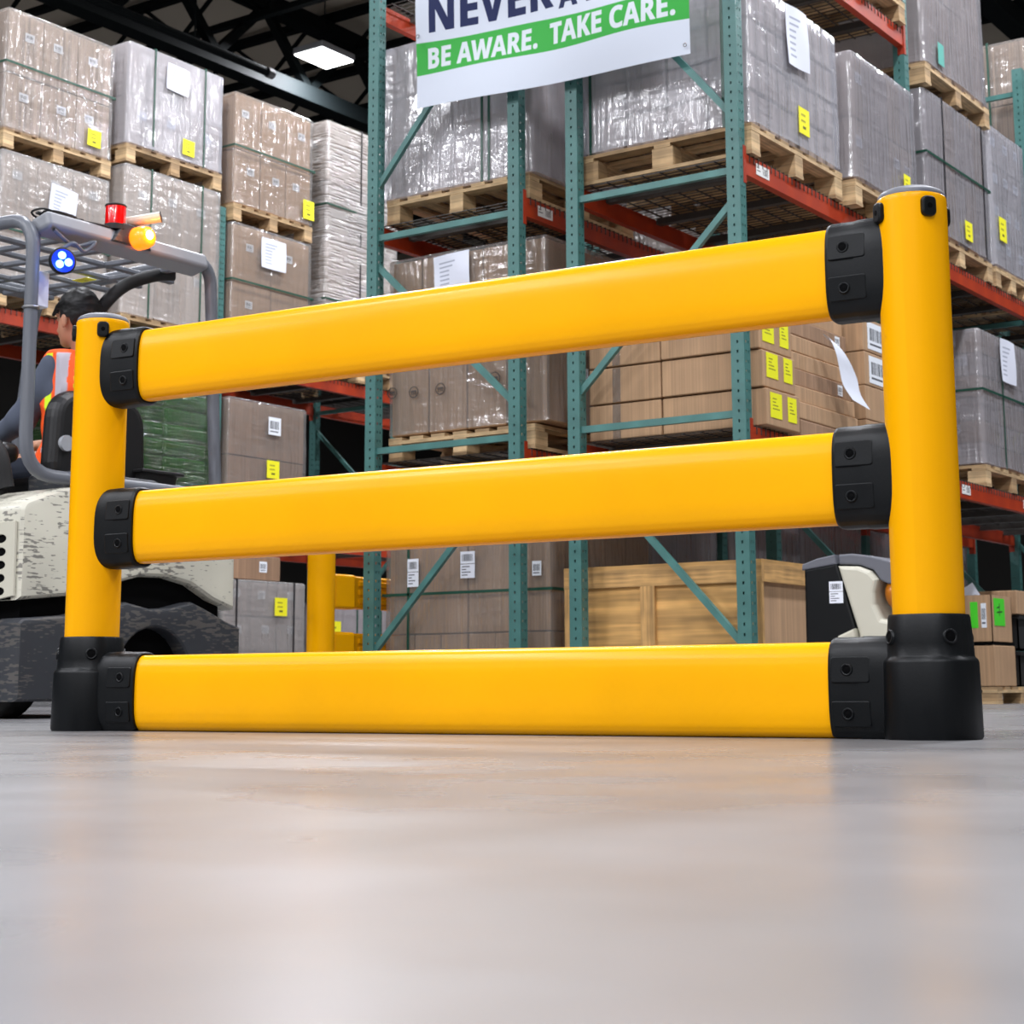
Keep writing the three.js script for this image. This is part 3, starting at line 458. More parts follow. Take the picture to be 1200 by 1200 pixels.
// ------------------------------------------------------------------ rack on the right of the banner
{
  const B = L2 + 0.012, G = 'wrapped loads on the right rack';
  pallet(-5.02, -3.945, B, 0.165, -8.95, -7.82, 'wooden pallet jutting out under the white load right of the banner');
  load('white shiny wrapped load right of the banner, cartons in a grid with yellow sticker', [-5.01, -3.95, B + 0.17, 3.83, -8.94, -7.84], [1, 1, 1, 1], 4, [9, 9, 9, 9], { mats: [M.kraftPale], film: M.filmHazy, gap: 0.02, amp: 0.02, strapsX: [-0.46, 0.37], tags: [['x', 0.02, 0.62, 0.26, 0.34, M.sheet, 0.05], ['x', -0.04, 0.16, 0.13, 0.15, M.sticker]] });
  pallet(-4.95, -3.90, B, 0.15, -9.985, -9.03, 'wooden pallet under the lower grey load beside the white load');
  load('grey wrapped load between the white load and the second rack upright', [-4.95, -3.90, B + 0.155, 3.78, -9.985, -9.03], [1, 1], 3, [5, 5], { mats: [M.kraftAsh, M.kraftGrey], film: M.filmGrey, labels: true, labelChance: 0.4, tags: [['x', -0.26, 0.13, 0.1, 0.12, M.sticker]] });
  pallet(-5.0, -3.955, B, 0.14, -11.45, -10.30, 'wooden pallet on the beam under the load with black upright straps');
  load('grey brown wrapped load with black upright straps and one green belt', [-5.0, -3.96, B + 0.145, 3.938, -11.45, -10.30], [1, 1], 3, [6, 6], { mats: [M.kraftAsh, M.kraftDark], film: M.filmGrey, strapMat: M.strapBlack, strapsZ: [0.28, -0.45], belts: [0.5], tags: [['x', -0.1, 0.12, 0.13, 0.13, M.sticker]] });
  pallet(-4.98, -3.93, 3.965, 0.14, -11.47, -10.28, 'wooden pallet stacked on top of the load with black upright straps');
  load('topmost brown wrapped load on the stacked pallet, with teal sticker', [-4.97, -3.94, 4.108, 5.2, -11.44, -10.30], [1, 1], 2, 2, { mats: [M.kraftDark, M.kraftGrey], film: M.filmGrey, amp: 0.02, tags: [['x', 0.32, 0.12, 0.1, 0.15, std({ color: 0x4fa79a, roughness: 0.6 })]] });
  pallet(-5.0, -3.955, B, 0.14, -12.24, -11.52, 'rightmost wooden pallet on the upper beam');
  load('rightmost silvery wrapped load on the upper beam, with rows of white labels', [-5.0, -3.96, B + 0.145, 4.02, -12.24, -11.52], [1, 1, 1, 1], 3, 3, { mats: [M.kraftAsh], film: M.filmHazy, labels: true, amp: 0.02, tags: [['x', 0.22, 0.28, 0.14, 0.17, M.sticker]] });
  pallet(-4.95, -3.93, L3 + 0.012, 0.14, -9.98, -8.9, 'wooden pallet on the topmost orange beam');
  load('load on the topmost orange beam above the picture', [-4.95, -3.94, L3 + 0.155, 5.2, -9.97, -8.9], [1, 1], 2, 2, { mats: [M.kraft], film: M.film });
  pallet(-5.0, -3.97, L2 + 0.012, 0.14, -13.6, -12.5, 'wooden pallet of the high load behind the third frame');
  load('high pinkish brown load with a green strap behind the far frame at upper right', [-5.0, -3.97, L2 + 0.157, 4.97, -13.6, -12.48], [1, 1, 1, 1], 2, 2, { mats: [M.kraftGrey], film: M.filmClear, strapsX: [0.22] });

  // middle level, loose cartons with yellow notes: two columns
  const tier = [[1.43, 1.625], [1.63, 1.825], [1.83, 2.025], [2.03, 2.2]], names = ['lowest', 'second lowest', 'third', 'topmost'];
  tier.forEach(([y0, y1], k) => {
    for (const right of [0, 1]) {
      const x0 = right ? -4.535 : -4.995, x1 = right ? [-3.925, -3.94, -3.955, -3.95][k] : -4.545, c = thing('carton', right ? `${names[k]} brown carton of the right column, yellow notes on its end` : `${names[k]} brown carton of the plain left column in the right rack`, 'carton', [(x0 + x1) / 2, y0, -8.06 + (right ? 0.006 * k : 0)], (R0() - 0.5) * 0.006);
      part('carton_body', rbox(x1 - x0, y1 - y0 - 0.004, 0.38, 0.006), M.kraft, c, [0, (y1 - y0) / 2, 0]);
      if (right) for (const dz of [0.085, -0.1]) part('yellow_note', stickerGeo(dz > 0 ? 0.13 : 0.1, 0.13), M.stickerTall, c, [(x1 - x0) / 2 + 0.0012, 0.11 + 0.01 * (k % 2), dz], [0, Math.PI / 2, 0.0]);
      else part('tape', stickerGeo(0.05, y1 - y0 - 0.01), M.filmClear, c, [-0.05, (y1 - y0) / 2, 0.1905]);
    }
  });
  // flat cartons piled behind them
  const pr = rng(55); let y = L1 + 0.012; const nth = ['bottom', 'second', 'third', 'fourth', 'fifth', 'sixth', 'seventh', 'top'];
  for (let k = 0; k < 8; k++) {
    const h = 0.094 + pr() * 0.006, sh = [0.045, 0.04, 0.02, 0.0, -0.015, -0.025, -0.03, -0.05][k], w = 0.92;
    const c = thing('flat_carton', `${nth[k]} flat brown carton of the pile next to the cartons with yellow notes`, 'carton', [-4.47 + sh, y, -8.72 - 0.05 * (k > 4)], (pr() - 0.5) * 0.03);
    part('carton_body', rbox(w, h - 0.003, 0.72 + 0.06 * (k < 4), 0.008), k % 3 ? M.kraft : M.kraftDark, c, [0, h / 2, 0]);
    if (k % 3 === 0) part('label', stickerGeo(0.06, 0.06), M.label, c, [w / 2 + 0.001, h / 2, -0.24], [0, Math.PI / 2, 0]);
    y += h;
  }
  { // white paper strip hanging down the pile
    const pts = [[-3.985, 2.03, -8.72], [-3.95, 2.0, -8.76], [-3.93, 1.93, -8.82], [-3.925, 1.84, -8.88], [-3.915, 1.75, -8.9], [-3.895, 1.67, -8.98]].map((p) => V3(...p)), cv = new THREE.CatmullRomCurve3(pts), P = [], U = [], I = [];
    for (let i = 0; i <= 20; i++) { const p = cv.getPoint(i / 20), wd = mix(0.05, 0.22, Math.min(1, i / 12)); P.push(p.x, p.y + 0.02, p.z + wd / 2, p.x + 0.008, p.y - 0.01, p.z - wd / 2); U.push(0, i / 20, 1, i / 20); if (i) { const a = 2 * i; I.push(a - 2, a - 1, a, a - 1, a + 1, a); } }
    const g = new THREE.BufferGeometry(); g.setAttribute('position', new THREE.Float32BufferAttribute(P, 3)); g.setAttribute('uv', new THREE.Float32BufferAttribute(U, 2)); g.setIndex(I); g.computeVertexNormals();
    const t = thing('paper_strip', 'long white paper strip hanging down the pile of flat cartons', 'paper'); part('sheet', g, M.paper, t);
  }
  // labelled cartons beyond the pile
  const lr = rng(66);
  for (let k = 0; k < 4; k++) for (let j = 0; j < 2; j++) {
    const h = 0.2, c = thing('carton', `${['bottom', 'second', 'third', 'top'][k]} ${j ? 'far' : 'near'} carton in the labelled stack behind the flat carton pile`, 'carton', [-4.3, L1 + 0.012 + k * h, -9.36 - j * 0.37], (lr() - 0.5) * 0.02);
    part('carton_body', rbox(0.7, h - 0.004, 0.36, 0.006), M.kraft, c, [0, h / 2, 0]);
    if (k > 1) part('label', stickerGeo(0.24, 0.16), M.label, c, [0.351, h / 2, 0], [0, Math.PI / 2, 0]);
  }
  pallet(-5.0, -3.96, L1 + 0.01, 0.145, -12.25, -11.14, 'wooden pallet on the lower beam right of the barrier post');
  load('dark wrapped load on the lower beam right of the barrier post, with white sheet', [-5.0, -3.97, L1 + 0.158, 2.49, -12.25, -11.15], [1, 1, 1, 1, 1, 1], 3, 3, { mats: [M.kraftAsh, M.kraftDark], film: M.filmGrey, endLabels: true, belts: [0.5], strapsZ: [0.16], tags: [['x', 0.06, 0.76, 0.28, 0.3, M.sheet], ['x', -0.42, 0.25, 0.14, 0.15, M.sticker]] });

  // plywood crate on the floor
  const t = thing('wooden_crate', 'large plywood crate with batten frame on the floor behind the barrier', 'crate', [-4.575, 0, -8.42]);
  const W = 1.19, D = 1.1, y0 = 0.1, y1 = 0.735, H = y1 - y0;
  for (const x of [-0.5, 0, 0.5]) part('skid', box(0.1, 0.1, D, 'long'), M.crateWood, t, [x, 0.05, 0]);
  for (const s of [-1, 1]) {
    part('panel', box(W - 0.06, H - 0.02, 0.015, 'long'), M.plywood, t, [0, y0 + H / 2, s * (D / 2 - 0.03)]);
    part('panel', box(0.015, H - 0.02, D - 0.06, 'long'), s > 0 ? M.kraft : M.plywood, t, [s * (W / 2 - 0.03), y0 + H / 2, 0]);
    part('rail_board', box(W, 0.095, 0.022, 'long'), M.crateWood, t, [0, y1 - 0.0475, s * (D / 2 - 0.011)]);
    part('rail_board', box(W, 0.095, 0.022, 'long'), M.crateWood, t, [0, y0 + 0.0475, s * (D / 2 - 0.011)]);
    part('rail_board', box(0.022, 0.095, D - 0.05, 'long'), M.crateWood, t, [s * (W / 2 - 0.011), y1 - 0.0475, 0]);
    part('rail_board', box(0.022, 0.095, D - 0.05, 'long'), M.crateWood, t, [s * (W / 2 - 0.011), y0 + 0.0475, 0]);
    for (const x of [-W / 2 + 0.045, -0.075, W / 2 - 0.045]) part('batten', box(0.085, H - 0.19, 0.022, 'long'), M.crateWood, t, [x, y0 + H / 2, s * (D / 2 - 0.011)]);
  }
  part('lid', box(W, 0.018, D, 'long'), M.plywood, t, [0, y1 + 0.009, 0]);

  // cartons and crates on the floor at the far right
  pallet(-4.95, -3.965, 0.001, 0.11, -12.2, -11.16, 'wooden pallet on the floor at far right under the green tagged carton');
  const c1 = thing('carton', 'open brown carton with a green sticker and papers at far right', 'carton', [-4.26, 0.4, -11.36]);
  part('carton_body', mergeGeometries([bbox(-0.28, 0.28, 0, 0.006, -0.19, 0.19), bbox(0.274, 0.28, 0, 0.31, -0.19, 0.19), bbox(-0.28, -0.274, 0, 0.31, -0.19, 0.19), bbox(-0.28, 0.28, 0, 0.31, 0.184, 0.19), bbox(-0.28, 0.28, 0, 0.31, -0.19, -0.184)]), M.kraft, c1);
  part('sticker', stickerGeo(0.05, 0.17), M.greenSticker, c1, [0.16, 0.18, 0.1915]); part('label', stickerGeo(0.035, 0.16), M.label, c1, [0.225, 0.175, 0.1915]); part('sticker', stickerGeo(0.2, 0.18), M.greenNote, c1, [0.2815, 0.2, 0.05], [0, Math.PI / 2, 0]);
  const c2 = thing('carton', 'stained brown carton under the open green tagged carton', 'carton', [-4.26, 0.113, -11.36]);
  part('carton_body', rbox(0.58, 0.265, 0.4, 0.006), M.kraft, c2, [0, 0.134, 0]);
  const b1 = thing('slip_board', 'thin board between the two stacked cartons at far right', 'board', [-4.28, 0.383, -11.37]); part('board', box(0.6, 0.014, 0.42), M.blackDeep, b1, [0, 0.007, 0]);
  const pp = thing('paper_stack', 'white papers sticking out of the open carton at far right', 'paper', [-4.12, 0.42, -11.33]);
  for (const [a, x, h] of [[0.5, -0.04, 0.36], [-0.25, -0.12, 0.33]]) part('sheet', stickerGeo(0.16, 0.26), M.paper, pp, [x, h - 0.13, 0.02 * a], [0.1, 0.2 + a, a]);
  for (const [k, y] of [[0, 0.113], [1, 0.36]]) {
    const b = thing('plastic_tote', k ? 'upper black plastic tote beside the green tagged cartons' : 'lower black plastic tote beside the green tagged cartons', 'tote', [-4.3, y, -11.93]);
    part('tote_body', mergeGeometries([bbox(-0.3, 0.3, 0, 0.01, -0.2, 0.2), bbox(0.29, 0.3, 0, 0.22, -0.2, 0.2), bbox(-0.3, -0.29, 0, 0.22, -0.2, 0.2), bbox(-0.3, 0.3, 0, 0.22, 0.19, 0.2), bbox(-0.3, 0.3, 0, 0.22, -0.2, -0.19)]), M.rubber, b);
    part('rim', mergeGeometries([bbox(-0.315, 0.315, 0.21, 0.235, 0.19, 0.215), bbox(-0.315, 0.315, 0.21, 0.235, -0.215, -0.19), bbox(0.29, 0.315, 0.21, 0.235, -0.19, 0.19), bbox(-0.315, -0.29, 0.21, 0.235, -0.19, 0.19)]), M.rubber, b);
  }
  const c3 = thing('carton', 'long brown carton on top of the black totes at far right', 'carton', [-4.28, 0.6, -11.98]); part('carton_body', rbox(0.6, 0.16, 0.62, 0.006), M.kraft, c3, [0, 0.08, 0]); part('label', stickerGeo(0.3, 0.05), M.label, c3, [0.301, 0.03, 0], [0, Math.PI / 2, 0]);
}

// ------------------------------------------------------------------ banner
{
  const t = thing('safety_banner', 'white vinyl banner with green band, hung across the tops of both teal racks', 'banner', [-6.015, 3.42, -7.665]);
  const g = new THREE.PlaneGeometry(1.82, 1.0, 48, 26), p = g.attributes.position;
  for (let i = 0; i < p.count; i++) { const u = p.getX(i) / 1.82 + 0.5, v = p.getY(i) + 0.5; p.setXYZ(i, u * 1.82, v + mix(0.034, -0.026, u) * (1 - 0.3 * v) - 0.012 * Math.sin(Math.PI * u), 0.012 * Math.sin(u * 9 + v * 3) + 0.008 * Math.sin(u * 4 - v * 7)); }
  g.computeVertexNormals(); part('banner_sheet', g, M.banner, t, [0, 0, 0.03]);
  for (const [x, y] of [[0.02, 0.47], [1.8, 0.02], [0.02, 0.98], [1.8, 0.98]]) part('grommet', new THREE.TorusGeometry(0.009, 0.003, 8, 16), M.steel, t, [x, y, 0.05]);
}

// ------------------------------------------------------------------ yellow barrier far behind
{
  const t = thing('rack_guard', 'far yellow guard post with two ribbed rails at the corner of the left rack', 'barrier', [-6.58, 0, -7.5]);
  part('post', new THREE.LatheGeometry([[0, 0], [0.079, 0.001], [0.079, 1.09], [0.07, 1.1], [0, 1.105]].map((p) => new THREE.Vector2(...p)), 40), M.yellow, t);
  for (const y of [0.34, 0.67]) {
    const r = part('rail', rbox(0.075, 0.19, 2.2, 0.02, 3), M.yellow, t, [-0.005, y, -1.32]);
    for (const dy of [-0.05, 0, 0.05]) part('rib', rbox(0.02, 0.032, 2.1, 0.006), M.yellow, r, [0.038, dy, -0.02]);
    part('rail_collar', rbox(0.1, 0.2, 0.19, 0.02, 3), M.yellow, t, [-0.005, y, -0.165]);
  }
  part('post', new THREE.LatheGeometry([[0, 0], [0.079, 0.001], [0.079, 1.09], [0.07, 1.1], [0, 1.105]].map((p) => new THREE.Vector2(...p)), 40), M.yellow, t, [0, 0, -2.5]);
}

// ------------------------------------------------------------------ walkie pallet truck between barrier and crate
{
  const t = thing('pallet_truck', 'black and cream electric pallet truck standing before the plywood crate', 'pallet truck', [0, 0, -7.5]);
  const pt = (px, py) => [-3.529 + (px - 942) * 0.00421, 0.525 - (py - 700) * 0.0039 - (px - 942) * 0.00015];
  const S = (list) => shape(list.map((q) => pt(...q)));
  part('battery_box', uvBox(extrude(S([[942, 820], [943, 667], [983, 660], [1004, 742], [1008, 820]]), 0.42, 0.012, 2)).translate(0, 0, -0.32), M.black, t);
  part('top_cover', uvBox(extrude(S([[941, 668], [941.5, 661], [960, 654], [981, 649.5], [982, 661]]), 0.43, 0.006, 2)).translate(0, 0, -0.325), M.cap, t);
  part('control_head', uvBox(extrude(S([[984, 661], [984, 649.5], [1000, 648.5], [1020, 651], [1042, 657], [1060, 666], [1064, 684], [1040, 684], [1032, 680], [1024, 668], [1008, 662]]), 0.4, 0.008, 2)).translate(0, 0, -0.31), M.cap, t);
  part('cowl', uvBox(extrude(S([[984, 663], [1008, 663.5], [1022, 669], [1030, 679], [1026, 694], [1026, 708], [1033, 724], [1042, 726], [1062, 730], [1070, 752], [1075, 820], [1010, 820], [1006, 742]]), 0.24, 0.02, 3)).translate(0, 0, -0.13), M.creamClean, t);
  part('wheel_cover', uvBox(extrude(S([[972, 790], [975, 765], [985, 745], [1004, 736], [1005, 745], [1006, 790]]), 0.46, 0.012, 2)).translate(0, 0, -0.32), M.creamClean, t);
  part('amber_bumper', new THREE.SphereGeometry(1, 24, 16).scale(0.062, 0.085, 0.13).translate(pt(1043, 694)[0], pt(1043, 694)[1], -0.04), phys({ color: 0xb5690f, roughness: 0.3 }), t);
  part('label', stickerGeo(0.068, 0.1), M.labelTall, t, [...pt(981, 694), 0.102]);
  for (const x of [-3.4, -3.1]) part('wheel', new THREE.CylinderGeometry(0.06, 0.06, 0.08, 24).rotateX(Math.PI / 2).translate(x, 0.06, -0.12), M.rubber, t);
  for (const z of [-0.13, 0.04]) part('fork', rbox(0.9, 0.05, 0.12, 0.01), M.steel, t, [-3.97, 0.08, z]);
}

// ------------------------------------------------------------------ forklift (rear at local x 0, front towards -x, near side +z)
{
  const t = thing('forklift', 'cream electric forklift with scuffed black bumper, grey overhead guard and warning lamps', 'forklift', [-5.7, 0, -5.285]);
  const prof = (pts, depth, bev, seg = 2) => uvBox(toCreasedNormals(extrude(shape(pts), depth, bev, seg).rotateY(Math.PI / 2), 0.5));   // profile in (-z, y), thickness along +x
  const P = (l) => l.map(([z, y]) => [-z, y]);
  // counterweight shell
  const arc = (cx, cy, r, a0, a1, n = 8) => { const o = []; for (let i = 0; i <= n; i++) { const a = mix(a0, a1, i / n); o.push([cx + r * Math.cos(a), cy + r * Math.sin(a)]); } return o; };
  const top = [[0.625, 0.478], [0.625, 0.79], ...arc(0.565, 0.84, 0.06, 0, Math.PI / 3), [0.42, 0.955], [0.25, 0.985], [-0.25, 0.985], [-0.42, 0.955], ...arc(-0.565, 0.84, 0.06, Math.PI * 2 / 3, Math.PI), [-0.625, 0.79], [-0.625, 0.48]];
  const low = [[-0.48, 0.52], [-0.34, 0.585], [-0.2, 0.61], [-0.05, 0.607], [0.08, 0.575], [0.36, 0.505]];
  part('counterweight', prof(P([...top, ...low]), 0.78, 0.03, 3).translate(-0.79, 0, 0), M.cream, t);
  part('chassis', bbox(-1.3, -0.07, 0.16, 0.66, -0.57, 0.57), M.blackDeep, t);
  // bumper with the wheel arch
  const bt = [[0.64, 0.07], [0.64, 0.385], [0.615, 0.405], [0.37, 0.425], [0.2, 0.46], [0.06, 0.49], [-0.08, 0.466], [-0.2, 0.475], [-0.33, 0.505], [-0.42, 0.475], [-0.55, 0.425], [-0.64, 0.40], [-0.64, 0.07], [-0.36, 0.07], [-0.34, 0.17], ...arc(-0.11, 0.17, 0.215, Math.PI, 0, 14), [0.12, 0.07]];
  part('bumper', prof(P(bt), 0.16, 0.022, 3).translate(-0.145, 0, 0), M.bumper, t);
  part('bumper_side', rbox(0.5, 0.3, 0.06, 0.02, 2).clone().translate(-0.38, 0.24, 0.6), M.bumper, t);
  part('bumper_side', rbox(0.5, 0.3, 0.06, 0.02, 2).clone().translate(-0.38, 0.24, -0.6), M.bumper, t);
  const wheel = (x, r, z, w) => { const g = part('wheel', new THREE.LatheGeometry([[r * 0.5, -w / 2], [r * 0.92, -w / 2], [r, -w / 2 + 0.02], [r, w / 2 - 0.02], [r * 0.92, w / 2], [r * 0.5, w / 2]].map((p) => new THREE.Vector2(...p)), 36).rotateX(Math.PI / 2), M.rubber, t, [x, r, z]); part('hub', new THREE.CylinderGeometry(r * 0.52, r * 0.52, w * 0.8, 24).rotateX(Math.PI / 2), M.grey, g); };
  wheel(-0.3, 0.19, 0.46, 0.14); wheel(-0.3, 0.19, -0.5, 0.14); wheel(-1.5, 0.26, 0.46, 0.2); wheel(-1.5, 0.26, -0.46, 0.2);
  part('steer_column', new THREE.CylinderGeometry(0.07, 0.07, 0.3, 20).translate(-0.16, 0.25, -0.1), M.grey, t);
  // louvred side panel
  const ov = (w, h) => { const o = []; for (let i = 0; i < 20; i++) { const a = i / 20 * 2 * Math.PI; o.push([w / 2 * Math.cos(a), h / 2 * Math.sin(a)]); } return o; };
  const slots = []; for (let k = 0; k < 5; k++) slots.push(ov(0.075, 0.036).map(([x, y]) => [x - 0.125, y + 0.515 + 0.054 * k]));
  part('vent_panel', uvBox(extrude(shape([[-0.03, 0.495], [-0.035, 0.80], [-0.6, 0.80], [-0.6, 0.45], [-0.3, 0.46]], slots), 0.014, 0.002)).translate(0, 0, 0.626), M.creamClean, t);
  part('vent_backing', bbox(-0.25, -0.06, 0.48, 0.78, 0.6255, 0.628), M.blackDeep, t);
  part('floor_plate', bbox(-1.6, -0.8, 0.5, 0.54, -0.58, 0.58), M.grey, t);
  part('front_cowl', prof(P([[0.5, 0.5], [0.5, 1.0], [0.4, 1.05], [-0.4, 1.05], [-0.5, 1.0], [-0.5, 0.5]]), 0.22, 0.03, 2).translate(-1.55, 0, 0), M.bumper, t);
  // overhead guard
  const r = 0.029;
  part('guard_leg', pipe([[-0.04, 1.0, -0.46], [-0.04, 1.0, 0.6], [-0.04, 2.09, 0.605], [-1.35, 2.14, 0.605], [-1.5, 1.0, 0.55]], r, 0.15, 110, 14), M.grey, t);
  part('guard_leg', pipe([[-0.05, 0.94, -0.52], [-0.04, 2.1, -0.435], [-0.04, 2.09, -0.2]], r, 0.11, 50, 14), M.grey, t);
  part('guard_leg', pipe([[-0.1, 2.13, -0.42], [-1.35, 2.14, -0.5], [-1.5, 1.0, -0.5]], r, 0.15, 60, 14), M.grey, t);
  const cross = part('guard_crossbar', rbox(0.12, 0.078, 0.95, 0.022, 3), std({ color: 0x84878d, roughness: 0.4 }), t, [-0.045, 2.075, 0.1]);
  cross.rotation.z = 0.25;
  part('guard_crossbar', rbox(0.09, 0.06, 1.05, 0.02, 2), M.grey, t, [-1.32, 2.13, 0.05]);
  for (const x of [-0.3, -0.52, -0.74, -0.96, -1.16]) part('roof_bar', rbox(0.035, 0.022, 1.05, 0.006), M.grey, t, [x, 2.035 + 0.04 * (-x), 0.08]);
  for (const z of [0.42, 0.2, -0.02, -0.24]) part('roof_bar', rbox(1.2, 0.022, 0.035, 0.006), M.grey, t, [-0.68, 2.062, z]).rotation.z = -0.04;
  part('roof_sticker', stickerGeo(0.1, 0.06), M.sticker, t, [-0.55, 2.03, -0.12], [Math.PI / 2, 0, 0]);
  part('grab_handle', tube([[-0.32, 1.78, 0.02], [-0.28, 1.87, -0.02], [-0.24, 1.96, -0.1], [-0.18, 2.02, -0.22], [-0.14, 2.035, -0.3]], 0.03, 30, 12), M.rubber, t);
  // warning lamps on the crossbar
  const ab = part('amber_beacon', new THREE.LatheGeometry([[0, 0.062], [0.03, 0.058], [0.046, 0.045], [0.052, 0.02], [0.052, -0.02]].map((p) => new THREE.Vector2(...p)), 28).rotateZ(-Math.PI / 2), glow(0xff7a10, 1.6, 0xff8c1a), t, [0.055, 2.095, 0.09], null, 'glowing amber beacon');
  part('beacon_core', new THREE.SphereGeometry(0.022, 16, 12), glow(0xffd070, 9), ab, [0.055, 0.004, 0.006]);
  const al = new THREE.PointLight(0xff8a20, 0.14, 0, 2); al.name = 'amber_light'; al.position.set(0.16, 2.1, 0.09); al.castShadow = true; t.add(al);
  part('beacon_bracket', uvBox(extrude(shape([[-0.11, -0.03], [0.12, -0.03], [0.07, 0.065], [-0.05, 0.065]]), 0.09, 0.008, 2).rotateY(Math.PI / 2)).translate(-0.06, 2.09, 0.12), M.bumper, t);
  const rb = part('red_beacon', new THREE.LatheGeometry([[0, 0.1], [0.038, 0.1], [0.045, 0.094], [0.046, 0]].map((p) => new THREE.Vector2(...p)), 28), phys({ color: 0xd40c0c, roughness: 0.15, emissive: 0xc00808, emissiveIntensity: 0.25, clearcoat: 1 }), t, [-0.02, 2.135, 0.175], null, 'red cylinder beacon');
  part('beacon_rim', new THREE.TorusGeometry(0.043, 0.005, 8, 28).rotateX(Math.PI / 2), M.rubber, rb, [0, 0.1, 0]);
  part('beacon_base', new THREE.CylinderGeometry(0.05, 0.052, 0.025, 28), M.rubber, rb, [0, 0.0, 0]);
  const sp = part('spot_camera', new THREE.CylinderGeometry(0.024, 0.024, 0.15, 20).rotateX(Math.PI / 2).rotateY(-0.8), M.creamClean, t, [0.03, 2.192, 0.055]); sp.rotation.x = 0.3;
  part('camera_lens', new THREE.CylinderGeometry(0.025, 0.025, 0.006, 20).rotateX(Math.PI / 2).translate(0, 0, -0.077).rotateY(-0.8), M.rubber, sp);
  const bl = part('blue_lamp', new THREE.LatheGeometry([[0, -0.05], [0.04, -0.045], [0.056, -0.01], [0.058, 0.012], [0.05, 0.014]].map((p) => new THREE.Vector2(...p)), 28).rotateZ(-Math.PI / 2).rotateY(-0.35), M.rubber, t, [0.01, 1.915, 0.49], null, 'blue safety lamp with three lit diodes');
  part('lens', new THREE.CylinderGeometry(0.05, 0.05, 0.006, 28).rotateZ(-Math.PI / 2).translate(0.012, 0, 0).rotateY(-0.35), glow(0x1030c8, 0.5, 0x1538d8), bl);
  for (const a of [0.3, 2.4, 4.5]) part('diode', new THREE.CylinderGeometry(0.017, 0.017, 0.006, 16).rotateZ(-Math.PI / 2).translate(0.016, 0.023 * Math.cos(a), 0.023 * Math.sin(a)).rotateY(-0.35), glow(0x6fb4ff, 4, 0xbfe0ff), bl);
  const bp = new THREE.PointLight(0x4a80ff, 0.05, 0, 2); bp.name = 'blue_light'; bp.position.set(0.12, 1.9, 0.53); bp.castShadow = true; t.add(bp);
  part('lamp_cable', tube([[0, 1.96, 0.5], [0.03, 2.0, 0.45], [0.02, 1.98, 0.38], [0.03, 2.03, 0.33], [0.0, 2.0, 0.42], [0.02, 2.04, 0.55]], 0.009, 50, 8), M.grey, t);
  { const pts = []; for (let i = 0; i < 40; i++) { const a = i * 0.8; pts.push([-0.08 + 0.05 * Math.cos(a), 2.13 + 0.012 * Math.sin(i * 1.7), 0.46 + (0.1 + 0.03 * Math.sin(i)) * Math.sin(a) - i * 0.001]); } pts.push([0, 2.125, 0.25], [-0.02, 2.125, 0.2]); part('cable_coil', tube(pts, 0.005, 240, 6), M.rubber, t); }
  part('junction_box', rbox(0.05, 0.155, 0.065, 0.006), M.white, t, [-0.08, 1.795, 0.53]);
  part('box_bracket', bbox(-0.1, -0.06, 1.87, 2.06, 0.55, 0.57), M.grey, t);
  part('clamp', new THREE.TorusGeometry(0.031, 0.006, 8, 20).rotateX(Math.PI / 2), M.steel, t, [-0.04, 1.7, 0.604]);
  // seat and controls
  part('seat_cushion', rbox(0.46, 0.12, 0.5, 0.05, 3), M.seat, t, [-0.42, 0.985, 0.06]);
  const sb = part('seat_back', uvBox(extrude(shape([...arc(-0.13, 1.28, 0.13, Math.PI, Math.PI / 2, 6), ...arc(0.13, 1.28, 0.13, Math.PI / 2, 0, 6), ...arc(0.17, 1.08, 0.1, 0, -Math.PI / 2, 5), ...arc(-0.17, 1.08, 0.1, -Math.PI / 2, -Math.PI, 5)]), 0.11, 0.04, 4).rotateY(Math.PI / 2)).translate(-0.24, 0, 0.105), M.seat, t);
  part('recliner_disc', new THREE.CylinderGeometry(0.035, 0.035, 0.02, 24).rotateZ(Math.PI / 2), M.greyLight, sb, [-0.125, 1.165, 0.315]);
  part('data_plate', stickerGeo(0.035, 0.075), M.labelTall, t, [-0.02, 1.06, 0.27], [0, Math.PI / 2, 0]);
  part('seat_pedestal', rbox(0.3, 0.1, 0.5, 0.02), M.bumper, t, [-0.18, 0.99, 0.1]);
  part('armrest', rbox(0.4, 0.09, 0.11, 0.04, 3), M.seat, t, [-0.52, 1.13, 0.44]);
  part('armrest_post', rbox(0.09, 0.3, 0.08, 0.02), M.seat, t, [-0.42, 0.98, 0.44]);
  part('control_console', rbox(0.42, 0.32, 0.16, 0.05, 3), M.bumper, t, [-0.95, 0.98, 0.38]);
  part('hydraulic_hose', tube([[-0.25, 0.96, 0.52], [-0.28, 1.12, 0.55], [-0.42, 1.2, 0.56], [-0.6, 1.12, 0.55], [-0.66, 0.95, 0.52]], 0.035, 40, 12), M.rubber, t);
  part('steering_wheel', new THREE.TorusGeometry(0.15, 0.016, 10, 36).rotateX(Math.PI / 2).rotateZ(-0.5), M.rubber, t, [-0.9, 1.22, 0.16]);
  part('steering_column', bar([-0.93, 0.95, 0.16], [-0.9, 1.22, 0.16], 0.05, 0.05), M.rubber, t);
  for (const z of [-0.36, 0.36]) part('mast_rail', rbox(0.14, 2.1, 0.09, 0.01), M.bumper, t, [-1.75, 1.12, z]);
  for (const y of [0.5, 1.3, 2.1]) part('mast_crossbar', rbox(0.08, 0.09, 0.68, 0.01), M.bumper, t, [-1.75, y, 0]);
  for (const z of [-0.1, 0.1]) part('lift_cylinder', new THREE.CylinderGeometry(0.04, 0.04, 1.9, 16), M.rubber, t, [-1.72, 1.05, z]);
